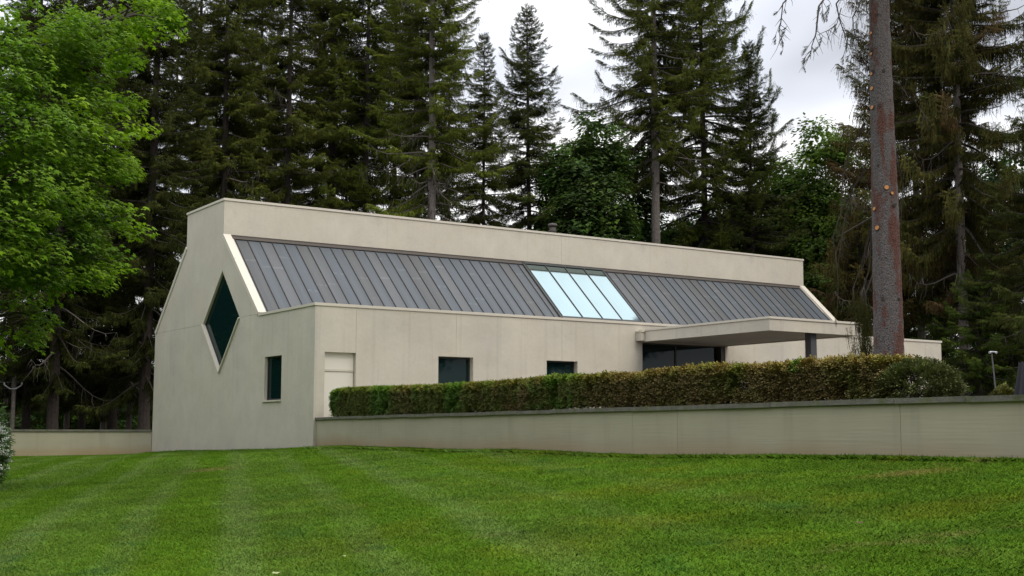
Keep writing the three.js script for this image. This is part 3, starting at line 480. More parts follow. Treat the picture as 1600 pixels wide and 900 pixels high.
// ---------------------------------------------------------------- conifers
function kite(P, p, d, len, wid, R) {
  const s = V(R() - 0.5, R() - 0.5, R() - 0.5).cross(d).normalize().multiplyScalar(wid * 0.5), t = V().copy(p).addScaledVector(d, len), m = V().copy(p).addScaledVector(d, len * 0.42), a = V().copy(m).add(s), b = V().copy(m).sub(s);
  P.push(p.x, p.y, p.z, a.x, a.y, a.z, t.x, t.y, t.z, p.x, p.y, p.z, t.x, t.y, t.z, b.x, b.y, b.z);
}
function needleSpray(seed, hang) {                                      // one metre of bough along +x with drooping side shoots
  const R = rng(seed), P = [];
  const axis = (t) => V(t, -0.12 * t * t - hang * 0.10 * t, 0.05 * Math.sin(t * 5 + seed));
  for (let k = 0; k < 6; k++) kite(P, axis(k / 6), V().subVectors(axis((k + 1) / 6), axis(k / 6)).normalize(), 0.2, 0.06, R);
  for (let k = 0; k < 20; k++) {
    const t = 0.06 + 0.9 * (k / 20) + 0.04 * R(), side = k % 2 ? 1 : -1, p = axis(t), L = (0.46 - 0.26 * t) * (0.7 + 0.6 * R());
    const d = V(0.55 + 0.4 * R(), -0.25 - hang * (0.5 + 1.1 * R()), side * (0.9 - 0.35 * hang) * (0.5 + 0.6 * R())).normalize();
    kite(P, p, d, L, 0.048, R);
    for (let q = 0; q < 5; q++) { const b = V().copy(p).addScaledVector(d, L * (0.15 + 0.17 * q)), e = V().copy(d).add(V((R() - 0.5) * 1.3, -0.3 - 0.5 * hang * R(), (R() - 0.5) * 1.3)).normalize(); kite(P, b, e, 0.10 + 0.09 * R(), 0.03, R); }
  }
  return geoFrom(P);
}
function hangingSpray(seed) {                                           // curtain of thin pendent shoots below a bough
  const R = rng(seed), P = [];
  for (let k = 0; k < 9; k++) { let p = V(R(), 0, (R() - 0.5) * 0.22), L = 0.35 + 0.75 * R(); const n = Math.ceil(L / 0.14); for (let q = 0; q < n; q++) { const d = V((R() - 0.5) * 0.35, -1, (R() - 0.5) * 0.35).normalize(); kite(P, p, d, 0.19, 0.042 * (1 - 0.45 * q / n), R); kite(P, p, V(d.x + (R() - 0.5) * 1.2, -0.9, d.z + (R() - 0.5) * 1.2).normalize(), 0.11, 0.026, R); p = p.clone().addScaledVector(d, 0.135); } }
  return geoFrom(P);
}
const SPRAY = [needleSpray(3, 0.15), needleSpray(4, 0.5), needleSpray(5, 0.9), hangingSpray(6), hangingSpray(7)];
const UP = V(0, 1, 0);
// o: x, z, H height, R longest bough, cb lowest bough, tr trunk radius, dens, hang, col, lift (upturned tips), pale trunk, dead share of bare twigs
function spruce(o) {
  const R = rng(o.seed), y0 = baseY(o.x, o.z), t = thing(o.name || 'spruce_tree', o.label, 'tree', [o.x, y0, o.z], 0, o.group);
  const pts = [], rad = [], n = 22, lx = (R() - 0.5) * 0.5 + (o.lean || 0), lz = (R() - 0.5) * 0.5;
  const trunkAt = (y) => V(lx * (y / o.H) ** 1.5 + 0.05 * N3(y * 0.3, o.seed, 1), y, lz * (y / o.H) ** 1.5);
  for (let i = 0; i <= n; i++) { const y = (i / n) * o.H, f = 1 - i / n; pts.push(trunkAt(y)); rad.push(o.tr * (0.06 + 0.94 * Math.pow(f, 0.85)) * (i === 0 ? 1.25 : 1)); }
  mesh('trunk', tube(pts, rad, 10), o.pale ? M.barkPale : M.bark, t);
  const mats = SPRAY.map(() => []), cols = SPRAY.map(() => []), limbs = [], bare = [];
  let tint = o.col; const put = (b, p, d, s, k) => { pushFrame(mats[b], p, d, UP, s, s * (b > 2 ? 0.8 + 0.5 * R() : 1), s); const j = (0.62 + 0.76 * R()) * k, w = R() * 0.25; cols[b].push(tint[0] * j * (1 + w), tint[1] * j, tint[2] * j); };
  let y = o.cb;
  while (y < o.H - 0.25) {
    const f = (y - o.cb) / (o.H - o.cb), m = 3 + Math.floor(R() * 3), ph = R() * 6.28;
    const env = o.R * Math.pow(1 - f, o.pow || 0.8) * (0.72 + 0.28 * sstep(0, 0.22, f));
    for (let k = 0; k < m; k++) {
      const az = ph + (k / m) * 6.283 + (R() - 0.5) * 0.7, L = env * (0.45 + 0.62 * R()) + 0.12;
      const miss = R() > o.dens * (o.thin ? o.thin(f) : 1); if (miss && R() > (o.dead ?? 0.25)) continue;
      const e0 = mix(-0.12, 0.72, Math.pow(f, 1.3)) + (R() - 0.5) * 0.55, sag = (o.sag ?? 0.55) * (1 - 0.8 * f), lift = (o.lift ?? 0.8) * (0.6 + 0.5 * R());
      const seg = 6, bp = [trunkAt(clamp(y + (R() - 0.5) * 1.1 * (1 - f), 0.15, o.H - 0.05))], br = [0.012 + 0.012 * L]; let a = e0, wig = (R() - 0.5) * 0.2;
      for (let i = 1; i <= seg; i++) { const s = i / seg; a = e0 - sag * Math.sin(s * 2.4) + lift * s * s * s; const q = az + wig * s; bp.push(bp[i - 1].clone().add(V(Math.cos(q) * Math.cos(a), Math.sin(a), Math.sin(q) * Math.cos(a)).multiplyScalar(L / seg))); br.push((0.012 + 0.012 * L) * (1 - s) + 0.006); }
      (miss ? bare : limbs).push(tube(bp, br, 3));
      if (miss) { for (let i = 2; i <= seg; i++) for (let q = 0; q < 2; q++) { const p = bp[i], d = V((R() - 0.5), -0.7 - R(), (R() - 0.5)).normalize(), l = 0.35 + 0.8 * R(); bare.push(tube([p, p.clone().addScaledVector(d, l * 0.5).add(V((R() - 0.5) * 0.2, 0, (R() - 0.5) * 0.2)), p.clone().addScaledVector(d, l)], [0.012, 0.008, 0.004], 3)); } continue; }
      const step = (o.step || 0.34) * (0.85 + 0.3 * R()), cnt = Math.max(2, Math.round(L / step));
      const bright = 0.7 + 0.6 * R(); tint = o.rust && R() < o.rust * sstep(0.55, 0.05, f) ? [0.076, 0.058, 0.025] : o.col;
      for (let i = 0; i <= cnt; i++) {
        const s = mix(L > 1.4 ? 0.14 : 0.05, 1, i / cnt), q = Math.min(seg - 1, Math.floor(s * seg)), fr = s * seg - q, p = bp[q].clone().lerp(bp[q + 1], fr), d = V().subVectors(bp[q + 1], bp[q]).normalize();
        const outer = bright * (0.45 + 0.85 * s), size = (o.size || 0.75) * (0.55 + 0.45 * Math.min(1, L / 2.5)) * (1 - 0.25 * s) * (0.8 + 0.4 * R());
        const hb = o.hang > R() ? (R() < 0.5 ? 1 : 2) : (R() < 0.6 ? 0 : 1);
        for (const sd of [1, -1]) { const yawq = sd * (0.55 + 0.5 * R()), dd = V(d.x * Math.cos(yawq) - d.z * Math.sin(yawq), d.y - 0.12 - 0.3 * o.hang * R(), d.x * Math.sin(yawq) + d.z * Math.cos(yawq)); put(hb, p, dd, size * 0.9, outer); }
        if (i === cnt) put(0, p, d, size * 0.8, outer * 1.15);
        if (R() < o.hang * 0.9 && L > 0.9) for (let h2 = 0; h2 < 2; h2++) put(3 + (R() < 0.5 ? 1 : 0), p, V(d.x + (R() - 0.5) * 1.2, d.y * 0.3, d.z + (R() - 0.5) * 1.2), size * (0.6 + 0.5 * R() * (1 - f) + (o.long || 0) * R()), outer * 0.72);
      }
    }
    y += (o.gap || 0.42) * (0.7 + 0.6 * R()) * mix(1, 0.65, f);
  }
  for (let b = 0; b < SPRAY.length; b++) if (mats[b].length) copies('crown', SPRAY[b], M.needle, mats[b], cols[b], t);
  if (limbs.length) mesh('limb', limbs, o.pale ? M.twig : M.twig, t, 'stuff');
  if (bare.length) mesh('bare_branch', bare, M.twigPale, t, 'stuff');
  return t;
}
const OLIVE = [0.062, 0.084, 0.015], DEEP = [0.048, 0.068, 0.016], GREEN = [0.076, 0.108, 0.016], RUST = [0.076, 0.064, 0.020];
const sp = (px, d, o) => spruce({ x: at(px, d), z: -d, seed: Math.round(px * 3 + d), dens: 0.84, hang: 0.75, col: OLIVE, ...o });
// front row behind the house, from left to right
const lowGaps = (f) => 0.36 + 0.6 * sstep(0.08, 0.32, f);
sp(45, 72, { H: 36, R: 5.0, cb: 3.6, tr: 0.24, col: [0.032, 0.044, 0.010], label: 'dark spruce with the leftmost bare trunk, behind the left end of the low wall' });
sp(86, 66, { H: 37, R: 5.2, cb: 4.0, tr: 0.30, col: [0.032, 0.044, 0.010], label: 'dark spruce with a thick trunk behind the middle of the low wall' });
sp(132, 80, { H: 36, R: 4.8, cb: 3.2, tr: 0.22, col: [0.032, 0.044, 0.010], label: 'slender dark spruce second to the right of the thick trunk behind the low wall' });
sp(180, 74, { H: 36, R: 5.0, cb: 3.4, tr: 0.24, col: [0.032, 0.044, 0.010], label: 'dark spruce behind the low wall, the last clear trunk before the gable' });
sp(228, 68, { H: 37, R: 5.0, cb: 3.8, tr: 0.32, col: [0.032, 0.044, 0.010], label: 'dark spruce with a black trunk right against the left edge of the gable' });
sp(300, 82, { thin: lowGaps, H: 39, R: 5.0, cb: 6.5, tr: 0.26, label: 'dark olive spruce rising above the left corner of the roof top' });
sp(345, 74, { thin: lowGaps, H: 38, R: 5.0, cb: 8.0, tr: 0.28, label: 'dark olive spruce with grey upper trunk above the peak of the gable' });
sp(398, 88, { thin: lowGaps, H: 40, R: 4.8, cb: 8.5, tr: 0.24, label: 'dark spruce behind the parapet, first to the right of the gable peak' });
sp(444, 76, { thin: lowGaps, H: 39, R: 5.2, cb: 8.5, tr: 0.28, label: 'broad dark spruce above the parapet left of the twin dark trunks' });
sp(515, 80, { thin: lowGaps, H: 40, R: 5.0, cb: 10.0, tr: 0.42, label: 'dark spruce with the widest dark trunk behind the left part of the parapet' });
sp(490, 94, { thin: lowGaps, H: 40, R: 4.6, cb: 9.5, tr: 0.26, label: 'thin dark spruce close to the left of the widest dark trunk' });
sp(566, 78, { thin: lowGaps, H: 39, R: 5.0, cb: 9.5, tr: 0.24, col: GREEN, label: 'greener spruce with drooping boughs left of the pale trunk' });
sp(613, 88, { thin: lowGaps, H: 40, R: 4.8, cb: 10.5, tr: 0.26, label: 'dark spruce with a straight black trunk left of the pale trunk' });
sp(649, 84, { thin: lowGaps, H: 40, R: 4.8, cb: 10.5, tr: 0.34, label: 'dark spruce standing directly left of the pale grey trunk' });
sp(673, 74, { H: 38, R: 5.2, cb: 11.5, tr: 0.32, pale: true, dens: 0.8, thin: (f) => 0.4 + 0.65 * sstep(0.05, 0.35, f), col: GREEN, dead: 0.4, pow: 0.7, label: 'spruce with pale grey trunk rising behind the roof left of the sky gap' });
sp(754, 86, { thin: lowGaps, H: 27.5, R: 4.8, cb: 8.5, tr: 0.2, dens: 0.92, label: 'thin spruce at the left edge of the big sky gap' });
sp(829, 78, { H: 26.4, R: 5.4, cb: 7.0, tr: 0.24, dens: 0.95, hang: 0.6, pow: 0.78, col: DEEP, label: 'pointed spruce whose whole tip shows against the white sky' });
sp(1028, 80, { H: 40, R: 7.6, cb: 15.5, tr: 0.36, pale: true, dens: 0.8, hang: 0.6, dead: 0.35, lift: 1.1, thin: (f) => 0.35 + 0.7 * sstep(0.05, 0.2, f), label: 'spruce with pale trunk behind the right of the roof, crown cut by the top edge' });
sp(1106, 86, { H: 41, R: 8.6, cb: 8.5, tr: 0.30, dens: 0.88, hang: 0.6, lift: 1.6, col: [0.070, 0.102, 0.016], label: 'wide spruce with upturned boughs reaching into the sky right of the pale trunk' });
sp(1180, 84, { H: 25.6, R: 5.0, cb: 6.5, tr: 0.24, dens: 0.85, hang: 0.5, col: DEEP, label: 'narrow pointed spruce ending the middle group beside the right sky gap' });
// right group
sp(1508, 69, { H: 40, R: 7.6, cb: 6.5, tr: 0.30, pale: true, dens: 0.82, hang: 0.95, long: 0.6, lift: 1.2, dead: 0.5, pow: 0.65, rust: 0.2, col: [0.060, 0.066, 0.018], sag: 0.7, label: 'large weeping spruce with brownish hanging shoots right of the bare trunk' });
sp(1442, 76, { H: 36, R: 6.2, cb: 5.5, tr: 0.28, pale: true, dens: 0.75, pow: 0.6, hang: 0.9, long: 0.6, dead: 0.5, rust: 0.25, col: RUST, label: 'rusty brown spruce behind the bare trunk and the end of the house' });
sp(1352, 70, { H: 12.5, R: 3.0, cb: 2.6, tr: 0.2, dens: 0.72, hang: 1.0, long: 0.9, dead: 0.6, pow: 0.5, rust: 0.5, col: [0.066, 0.062, 0.018], label: 'low drooping brown spruce between the roof end and the bare trunk' });
sp(1640, 64, { H: 18, R: 4.6, cb: 3.0, tr: 0.26, dens: 0.8, hang: 0.7, col: DEEP, label: 'dark spruce cut by the right edge of the picture' });
for (const [px, d, H, r, label] of [[1476, 70, 6.6, 2.4, 'young dark green conifer just right of the end of the house'], [1528, 66, 6.4, 2.9, 'young dark conifer behind the white floodlight pole'], [1582, 72, 7.4, 2.8, 'young dark conifer above the folded parasol'], [1420, 78, 10, 3.0, 'young dark conifer hidden behind the bare trunk and the end of the house']])
  sp(px, d, { name: 'young_conifer', H, R: r, cb: 0.3, tr: 0.1, dens: 0.8, hang: 0.6, pow: 0.5, gap: 0.3, step: 0.27, size: 0.65, col: [0.048, 0.080, 0.014], label });
// second row, deep in the wood
for (const [px, d] of [[15, 98], [108, 104], [165, 96], [205, 108], [262, 100], [330, 108], [372, 102], [425, 110], [545, 104], [700, 104]])
  sp(px, d, { H: 37 + (px % 5), R: 4.6, cb: px < 260 ? 3.5 : 16, tr: 0.24, dens: 0.5, col: DEEP, step: 0.5, size: 1.0, gap: 0.55, label: 'dark spruce filling a gap deep in the wood behind the front row of spruces', group: 'dark spruces deep in the wood' });

// ---------------------------------------------------------------- broadleaved trees
const mapleLeaf = [leafClump(41, 14, 0.55, 0.15, 0.15, true), leafClump(42, 14, 0.55, 0.15, 0.15, true), leafClump(43, 9, 0.5, 0.15, 0.15, true)];
const farLeaf = [leafClump(44, 26, 0.9, 0.24, 0.2), leafClump(45, 26, 0.9, 0.24, 0.2)];
// lobes: [x, y, z, rx, ry, rz] in world metres; every lobe hangs on a limb from the trunk
function broadleaf(name, label, x, z, H, tr, lobes, per, colr, seed, near, scale, opts = {}) {
  const R = rng(seed), y0 = baseY(x, z), t = thing(name, label, 'tree', [x, y0, z], 0, opts.group), G = near ? mapleLeaf : farLeaf, mats = G.map(() => []), cols = G.map(() => []);
  const pts = [], rad = []; for (let i = 0; i <= 8; i++) { pts.push(V(0.3 * N3(i * 0.4, seed, 2), (i / 8) * H * 0.85, 0.3 * N3(i * 0.4, seed, 7))); rad.push(tr * (1 - 0.85 * (i / 8))); }
  mesh('trunk', tube(pts, rad, 10), M.bark, t);
  const limbs = [];
  for (const [lx, ly, lz, rx, ry, rz, br = 1, yl = 0] of lobes) {
    const c = V(lx - x, ly - y0, lz - z), hy = clamp(c.y - (0.5 + 0.35 * R()) * Math.hypot(c.x, c.z), 1.2 + 1.5 * R(), H * 0.8), s = V(0, hy, 0), m = s.clone().lerp(c, 0.55); m.y += 0.07 * s.distanceTo(c); m.x += (R() - 0.5) * 0.5; m.z += (R() - 0.5) * 0.9;
    const tip = c.clone().add(V(c.x, 0, c.z).normalize().multiplyScalar(rx * 0.7)), L = s.distanceTo(c), r0 = Math.min(tr * 0.5, 0.014 + 0.0105 * L);
    if (!near || R() < 0.6) limbs.push(tube([s, s.clone().lerp(m, 0.5).add(V(0, 0.1, 0)), m, c, tip], [r0, r0 * 0.75, r0 * 0.55, r0 * 0.32, 0.008], 5));
    for (let q = 0; q < 6; q++) { const e = V((R() - 0.5) * 2 * rx, (R() - 0.4) * ry * 1.4, (R() - 0.5) * 2 * rz).multiplyScalar(0.8).add(c); limbs.push(tube([m.clone().lerp(c, R()), c.clone().lerp(e, 0.5).add(V(0, 0.06, 0)), e], [r0 * 0.25, r0 * 0.16, 0.004], 3)); }
    const n = Math.round(per * (rx * ry * rz) ** 0.72);
    for (let k = 0; k < n; k++) {
      const a = R() * 6.283, cc = R() * 2 - 1, q = Math.pow(0.12 + 0.88 * R(), 0.45), sn = Math.sqrt(1 - cc * cc);
      const d = V(Math.cos(a) * sn, cc, Math.sin(a) * sn), p = V(c.x + d.x * rx * q, c.y + d.y * ry * q - 0.16 * (d.x * d.x + d.z * d.z) * rx * q * q, c.z + d.z * rz * q);
      const hole = N3(p.x * 0.95 / scale + seed, p.y * 1.5 / scale, p.z * 0.95 / scale); if (hole > (opts.hole ?? 0.11)) continue;
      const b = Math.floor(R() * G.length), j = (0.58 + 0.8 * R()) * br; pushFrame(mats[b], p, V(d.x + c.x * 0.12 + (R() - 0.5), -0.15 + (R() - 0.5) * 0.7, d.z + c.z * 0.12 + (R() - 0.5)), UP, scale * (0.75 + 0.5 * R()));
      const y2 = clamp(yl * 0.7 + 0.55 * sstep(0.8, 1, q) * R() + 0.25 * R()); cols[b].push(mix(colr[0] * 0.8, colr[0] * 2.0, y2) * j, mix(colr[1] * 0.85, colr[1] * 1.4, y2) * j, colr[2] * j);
    }
  }
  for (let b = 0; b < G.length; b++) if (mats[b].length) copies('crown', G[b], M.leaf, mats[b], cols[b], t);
  mesh('limb', limbs, M.twig, t, 'stuff'); return t;
}
const P3 = (px, py, d) => [at(px, d), EYE + (675 - py) / F * d * 1.0, -d];
{ // the big maple, its trunk left of the frame
  const Lb = [];
  const add = (px, py, d, rx, ry, rz, br, yl) => Lb.push([...P3(px - 24, py, d), rx, ry, rz, br, yl]);
  for (const a of [[215, 8, 27, 0.95, 0.45, 1.1, 1.05, 0.4], [150, 40, 26, 0.85, 0.42, 1.2, 1, 0.3], [180, 66, 28, 0.55, 0.3, 0.9, 0.95, 0.3], [60, 40, 25, 1.3, 0.75, 1.4, 0.95, 0.2], [95, 95, 25.5, 0.8, 0.5, 1.2, 0.9, 0.2], [20, 110, 24.5, 1.2, 0.8, 1.2, 0.95, 0.2], [95, 150, 25, 1.0, 0.55, 1.2, 0.95, 0.3], [160, 168, 26.5, 0.55, 0.28, 0.8, 1.1, 0.7], [222, 188, 27, 0.32, 0.12, 0.35, 1.15, 0.9], [180, 150, 27, 0.4, 0.2, 0.5, 0.95, 0.4],
    [40, 190, 24, 1.3, 0.75, 1.3, 0.95, 0.2], [150, 212, 26, 0.8, 0.4, 1.0, 1.0, 0.5], [110, 250, 25.5, 1.2, 0.6, 1.3, 0.95, 0.3], [170, 255, 26, 0.6, 0.42, 0.9, 1.05, 0.5], [30, 270, 23.5, 1.1, 0.8, 1.2, 1.0, 0.3], [80, 320, 25, 1.3, 0.6, 1.4, 0.85, 0.1], [165, 325, 26, 0.6, 0.35, 0.9, 1.05, 0.4], [200, 345, 26.5, 0.42, 0.28, 0.6, 1.1, 0.6], [10, 345, 23, 0.8, 0.7, 1.0, 1.0, 0.4], [110, 385, 25, 1.0, 0.45, 1.2, 0.85, 0.1], [165, 405, 26, 0.45, 0.28, 0.7, 1.1, 0.5], [130, 430, 25.5, 0.6, 0.25, 0.8, 1.05, 0.4], [40, 415, 24.5, 0.9, 0.4, 1.0, 0.8, 0.1],
    [45, 490, 26, 0.5, 0.45, 0.8, 1.0, 0.4], [36, 525, 26, 0.5, 0.35, 0.7, 1.0, 0.5], [-70, 530, 25, 1.0, 0.7, 1.2, 1, 0.3]]) add(...a);
  const R = rng(77); // the rest of the crown, out of the picture
  for (let k = 0; k < 46; k++) { const a = R() * 6.283, q = Math.sqrt(R()), y = 3.5 + 9.5 * R(), w = 6.2 * Math.sin(clamp((y - 1.0) / 13.5) * 3.0) * 0.9 + 1; const lx = -15.5 + Math.cos(a) * q * w, lz = -24 + Math.sin(a) * q * w; if (lx > -10.6 + 0.0 * y) continue; Lb.push([lx, y + 0.8, lz, 1.3 + 0.5 * R(), 0.7 + 0.3 * R(), 1.3 + 0.5 * R(), 0.95, 0.2]); }
  broadleaf('maple_tree', 'bright green maple whose leafy boughs hang in from the left edge', -15.5, -24, 13, 0.36, Lb, 270, [0.124, 0.272, 0.011], 61, true, 0.74, { hole: 0.03 });
}
function roundLobes(px, d, top, w, n, seed, bot) { // lobes of a round crown seen at px, crown top at py = top
  const R = rng(seed), L = [], [x, , z] = P3(px, 0, d), yT = EYE + ((675 - top) / F) * d, yB = bot, hc = (yT + yB) / 2, hr = (yT - yB) / 2;
  for (let k = 0; k < n; k++) { const c = R() * 2 - 1, a = R() * 6.283, sn = Math.sqrt(1 - c * c), q = 0.45 + 0.5 * R(); L.push([x + Math.cos(a) * sn * w * q, hc + c * hr * q * 1.05, z + Math.sin(a) * sn * w * q, w * (0.26 + 0.18 * R()), hr * (0.13 + 0.1 * R()), w * (0.26 + 0.18 * R()), 0.85 + 0.3 * R(), 0.2 * R()]); }
  return L;
}
for (const [px, d, top, w, n, bot, c, label, tr] of [
  [918, 77, 160, 2.5, 60, 5, [0.062, 0.132, 0.020], 'dark green broadleaf tree with a rounded crown between the pointed spruce and the pale trunk', 0.3],
  [985, 86, 225, 2.2, 30, 5, [0.044, 0.100, 0.016], 'smaller broadleaf tree close to the left of the pale trunk', 0.2],
  [1298, 88, 190, 3.6, 50, 3, [0.082, 0.165, 0.015], 'bright green broadleaf tree between the right sky gap and the bare trunk', 0.22],
  [1252, 92, 262, 4.4, 50, 3, [0.070, 0.145, 0.015], 'low green broadleaf tree behind the right end of the roof', 0.2],
  [1120, 92, 300, 4.6, 44, 4, [0.050, 0.105, 0.012], 'yellow green broadleaf tree glimpsed low behind the wide spruce', 0.2],
  [1594, 96, 235, 4.0, 24, 2, [0.035, 0.085, 0.014], 'green broadleaf tree at the right edge under the open sky', 0.2],
  [1500, 104, 300, 4.5, 24, 1, [0.030, 0.075, 0.014], 'green broadleaf tree deep behind the weeping spruce', 0.2],
  [70, 112, 575, 4.0, 16, 0.8, [0.050, 0.125, 0.012], 'sunlit green sapling far behind the middle of the low wall', 0.12],
  [160, 116, 560, 4.0, 16, 0.8, [0.050, 0.125, 0.012], 'sunlit green sapling seen between the trunks left of the gable', 0.12],
  [215, 120, 575, 3.5, 14, 0.8, [0.055, 0.130, 0.012], 'sunlit green sapling far back beside the black trunk at the gable', 0.12],
  [8, 90, 640, 2.2, 16, 0.3, [0.045, 0.100, 0.014], 'low green bush behind the left end of the low wall', 0.1],
]) broadleaf('broadleaf_tree', label, at(px, d), -d, Math.max(3, EYE + ((675 - top) / F) * d), tr, roundLobes(px, d, top, w, n, Math.round(px + d), bot), 40, c, Math.round(px + d), false, 1.15, { hole: 0.2 });
{ // the wood goes on outside the picture: down its left side and behind the viewer
  const L = roundLobes(0, 40, -20, 5.5, 34, 404, 2), src = broadleaf('broadleaf_tree', 'tall leafy tree of the wood outside the picture', -34, -46, 16, 0.3, L.map((l) => [l[0] + 15.96 - 34 - (at(0, 40) + 15.96), l[1], l[2] - 6, l[3], l[4], l[5], l[6], l[7]]), 30, [0.035, 0.085, 0.014], 404, false, 1.5, { hole: 0.3, group: 'leafy trees outside the picture' });
  for (const [x, z, s, a] of [[-37, -36, 1.1, 1], [-35, -26, 1.0, 2], [-39, -16, 1.15, 3], [-33, -7, 1.0, 4], [-30, 3, 1.1, 5], [-26, 14, 1.05, 0.5], [-15, 26, 1.1, 1.5], [-3, 32, 1.2, 2.5], [10, 34, 1.1, 3.5], [23, 30, 1.2, 4.5], [34, 22, 1.1, 5.5], [-34, -57, 1.1, 2.2], [-38, -66, 1.2, 0.7], [-41, -78, 1.2, 3.3], [40, -36, 1.2, 1.2], [46, -27, 1.25, 2.7], [43, -16, 1.2, 0.3], [47, -4, 1.2, 4.1], [41, 8, 1.15, 5.2]]) { const c = src.clone(); c.name = numbered('broadleaf_tree'); c.position.set(x, groundY(x, z) - 0.1, z); c.rotation.y = a; c.scale.setScalar(s); scene.add(c); }
}
{ // far wood that closes the view under the crowns
  const R = rng(91), mats = [], cols = [];
  for (let k = 0; k < 15000; k++) { const x = -75 + 150 * R(), hh = 5.5 + 3 * fbm(x * 0.08, 3, 1, 3) * 2, z = -122 - 14 * R(), y = hh * Math.pow(R(), 0.8); if (N3(x * 0.5, y * 0.7, z * 0.5) > 0.3) continue; const j = 0.5 + 0.9 * R(); pushFrame(mats, V(x, y + 0.4, z), V(R() - 0.5, R() - 0.6, R() - 0.5), UP, 1.5 + R()); cols.push(0.026 * j, 0.058 * j, 0.012 * j); }
  tag(copies('woodland', farLeaf[0], M.leaf, mats, cols, scene), 'dark green undergrowth of the far wood behind all the trunks', 'woodland');
}
{ // flowering bush at the left edge
  const t = shrub('flowering_bush', 'white flowering bush at the left edge in front of the low wall', 'bush', at(-40, 27), groundY(at(-40, 27), -27) - 0.05, -27, 0.55, 0.95, 0.6, 700, 35, [0.13, 0.22, 0.07], leafClump(46, 14, 0.3, 0.09, 0.06), M.leaf, 1.0, 0, 0.3);
  const R = rng(36), fl = [], P = []; for (let k = 0; k < 10; k++) { const a = k * 2.4, r = 0.028 * Math.sqrt(k / 10) * 1.6; kite(P, V(Math.cos(a) * r, 0, Math.sin(a) * r), V(Math.cos(a), 0.4, Math.sin(a)).normalize(), 0.028, 0.026, R); }
  for (let k = 0; k < 700; k++) { const a = R() * 6.283, c = -0.5 + 1.5 * R(), sn = Math.sqrt(Math.max(0, 1 - c * c)); if (N3(a * 1.5, c * 3, 4) < -0.1) continue; pushFrame(fl, V(Math.cos(a) * sn * 0.78, 0.95 + c * 1.1, Math.sin(a) * sn * 0.82), V(1, (R() - 0.5) * 0.6, R() - 0.5), V(Math.cos(a), 1, Math.sin(a)), 0.9 + 0.7 * R()); }
  copies('flower', geoFrom(P), std({ color: col(0.7, 0.72, 0.66), roughness: 0.9, side: THREE.DoubleSide }), fl, null, t);
}

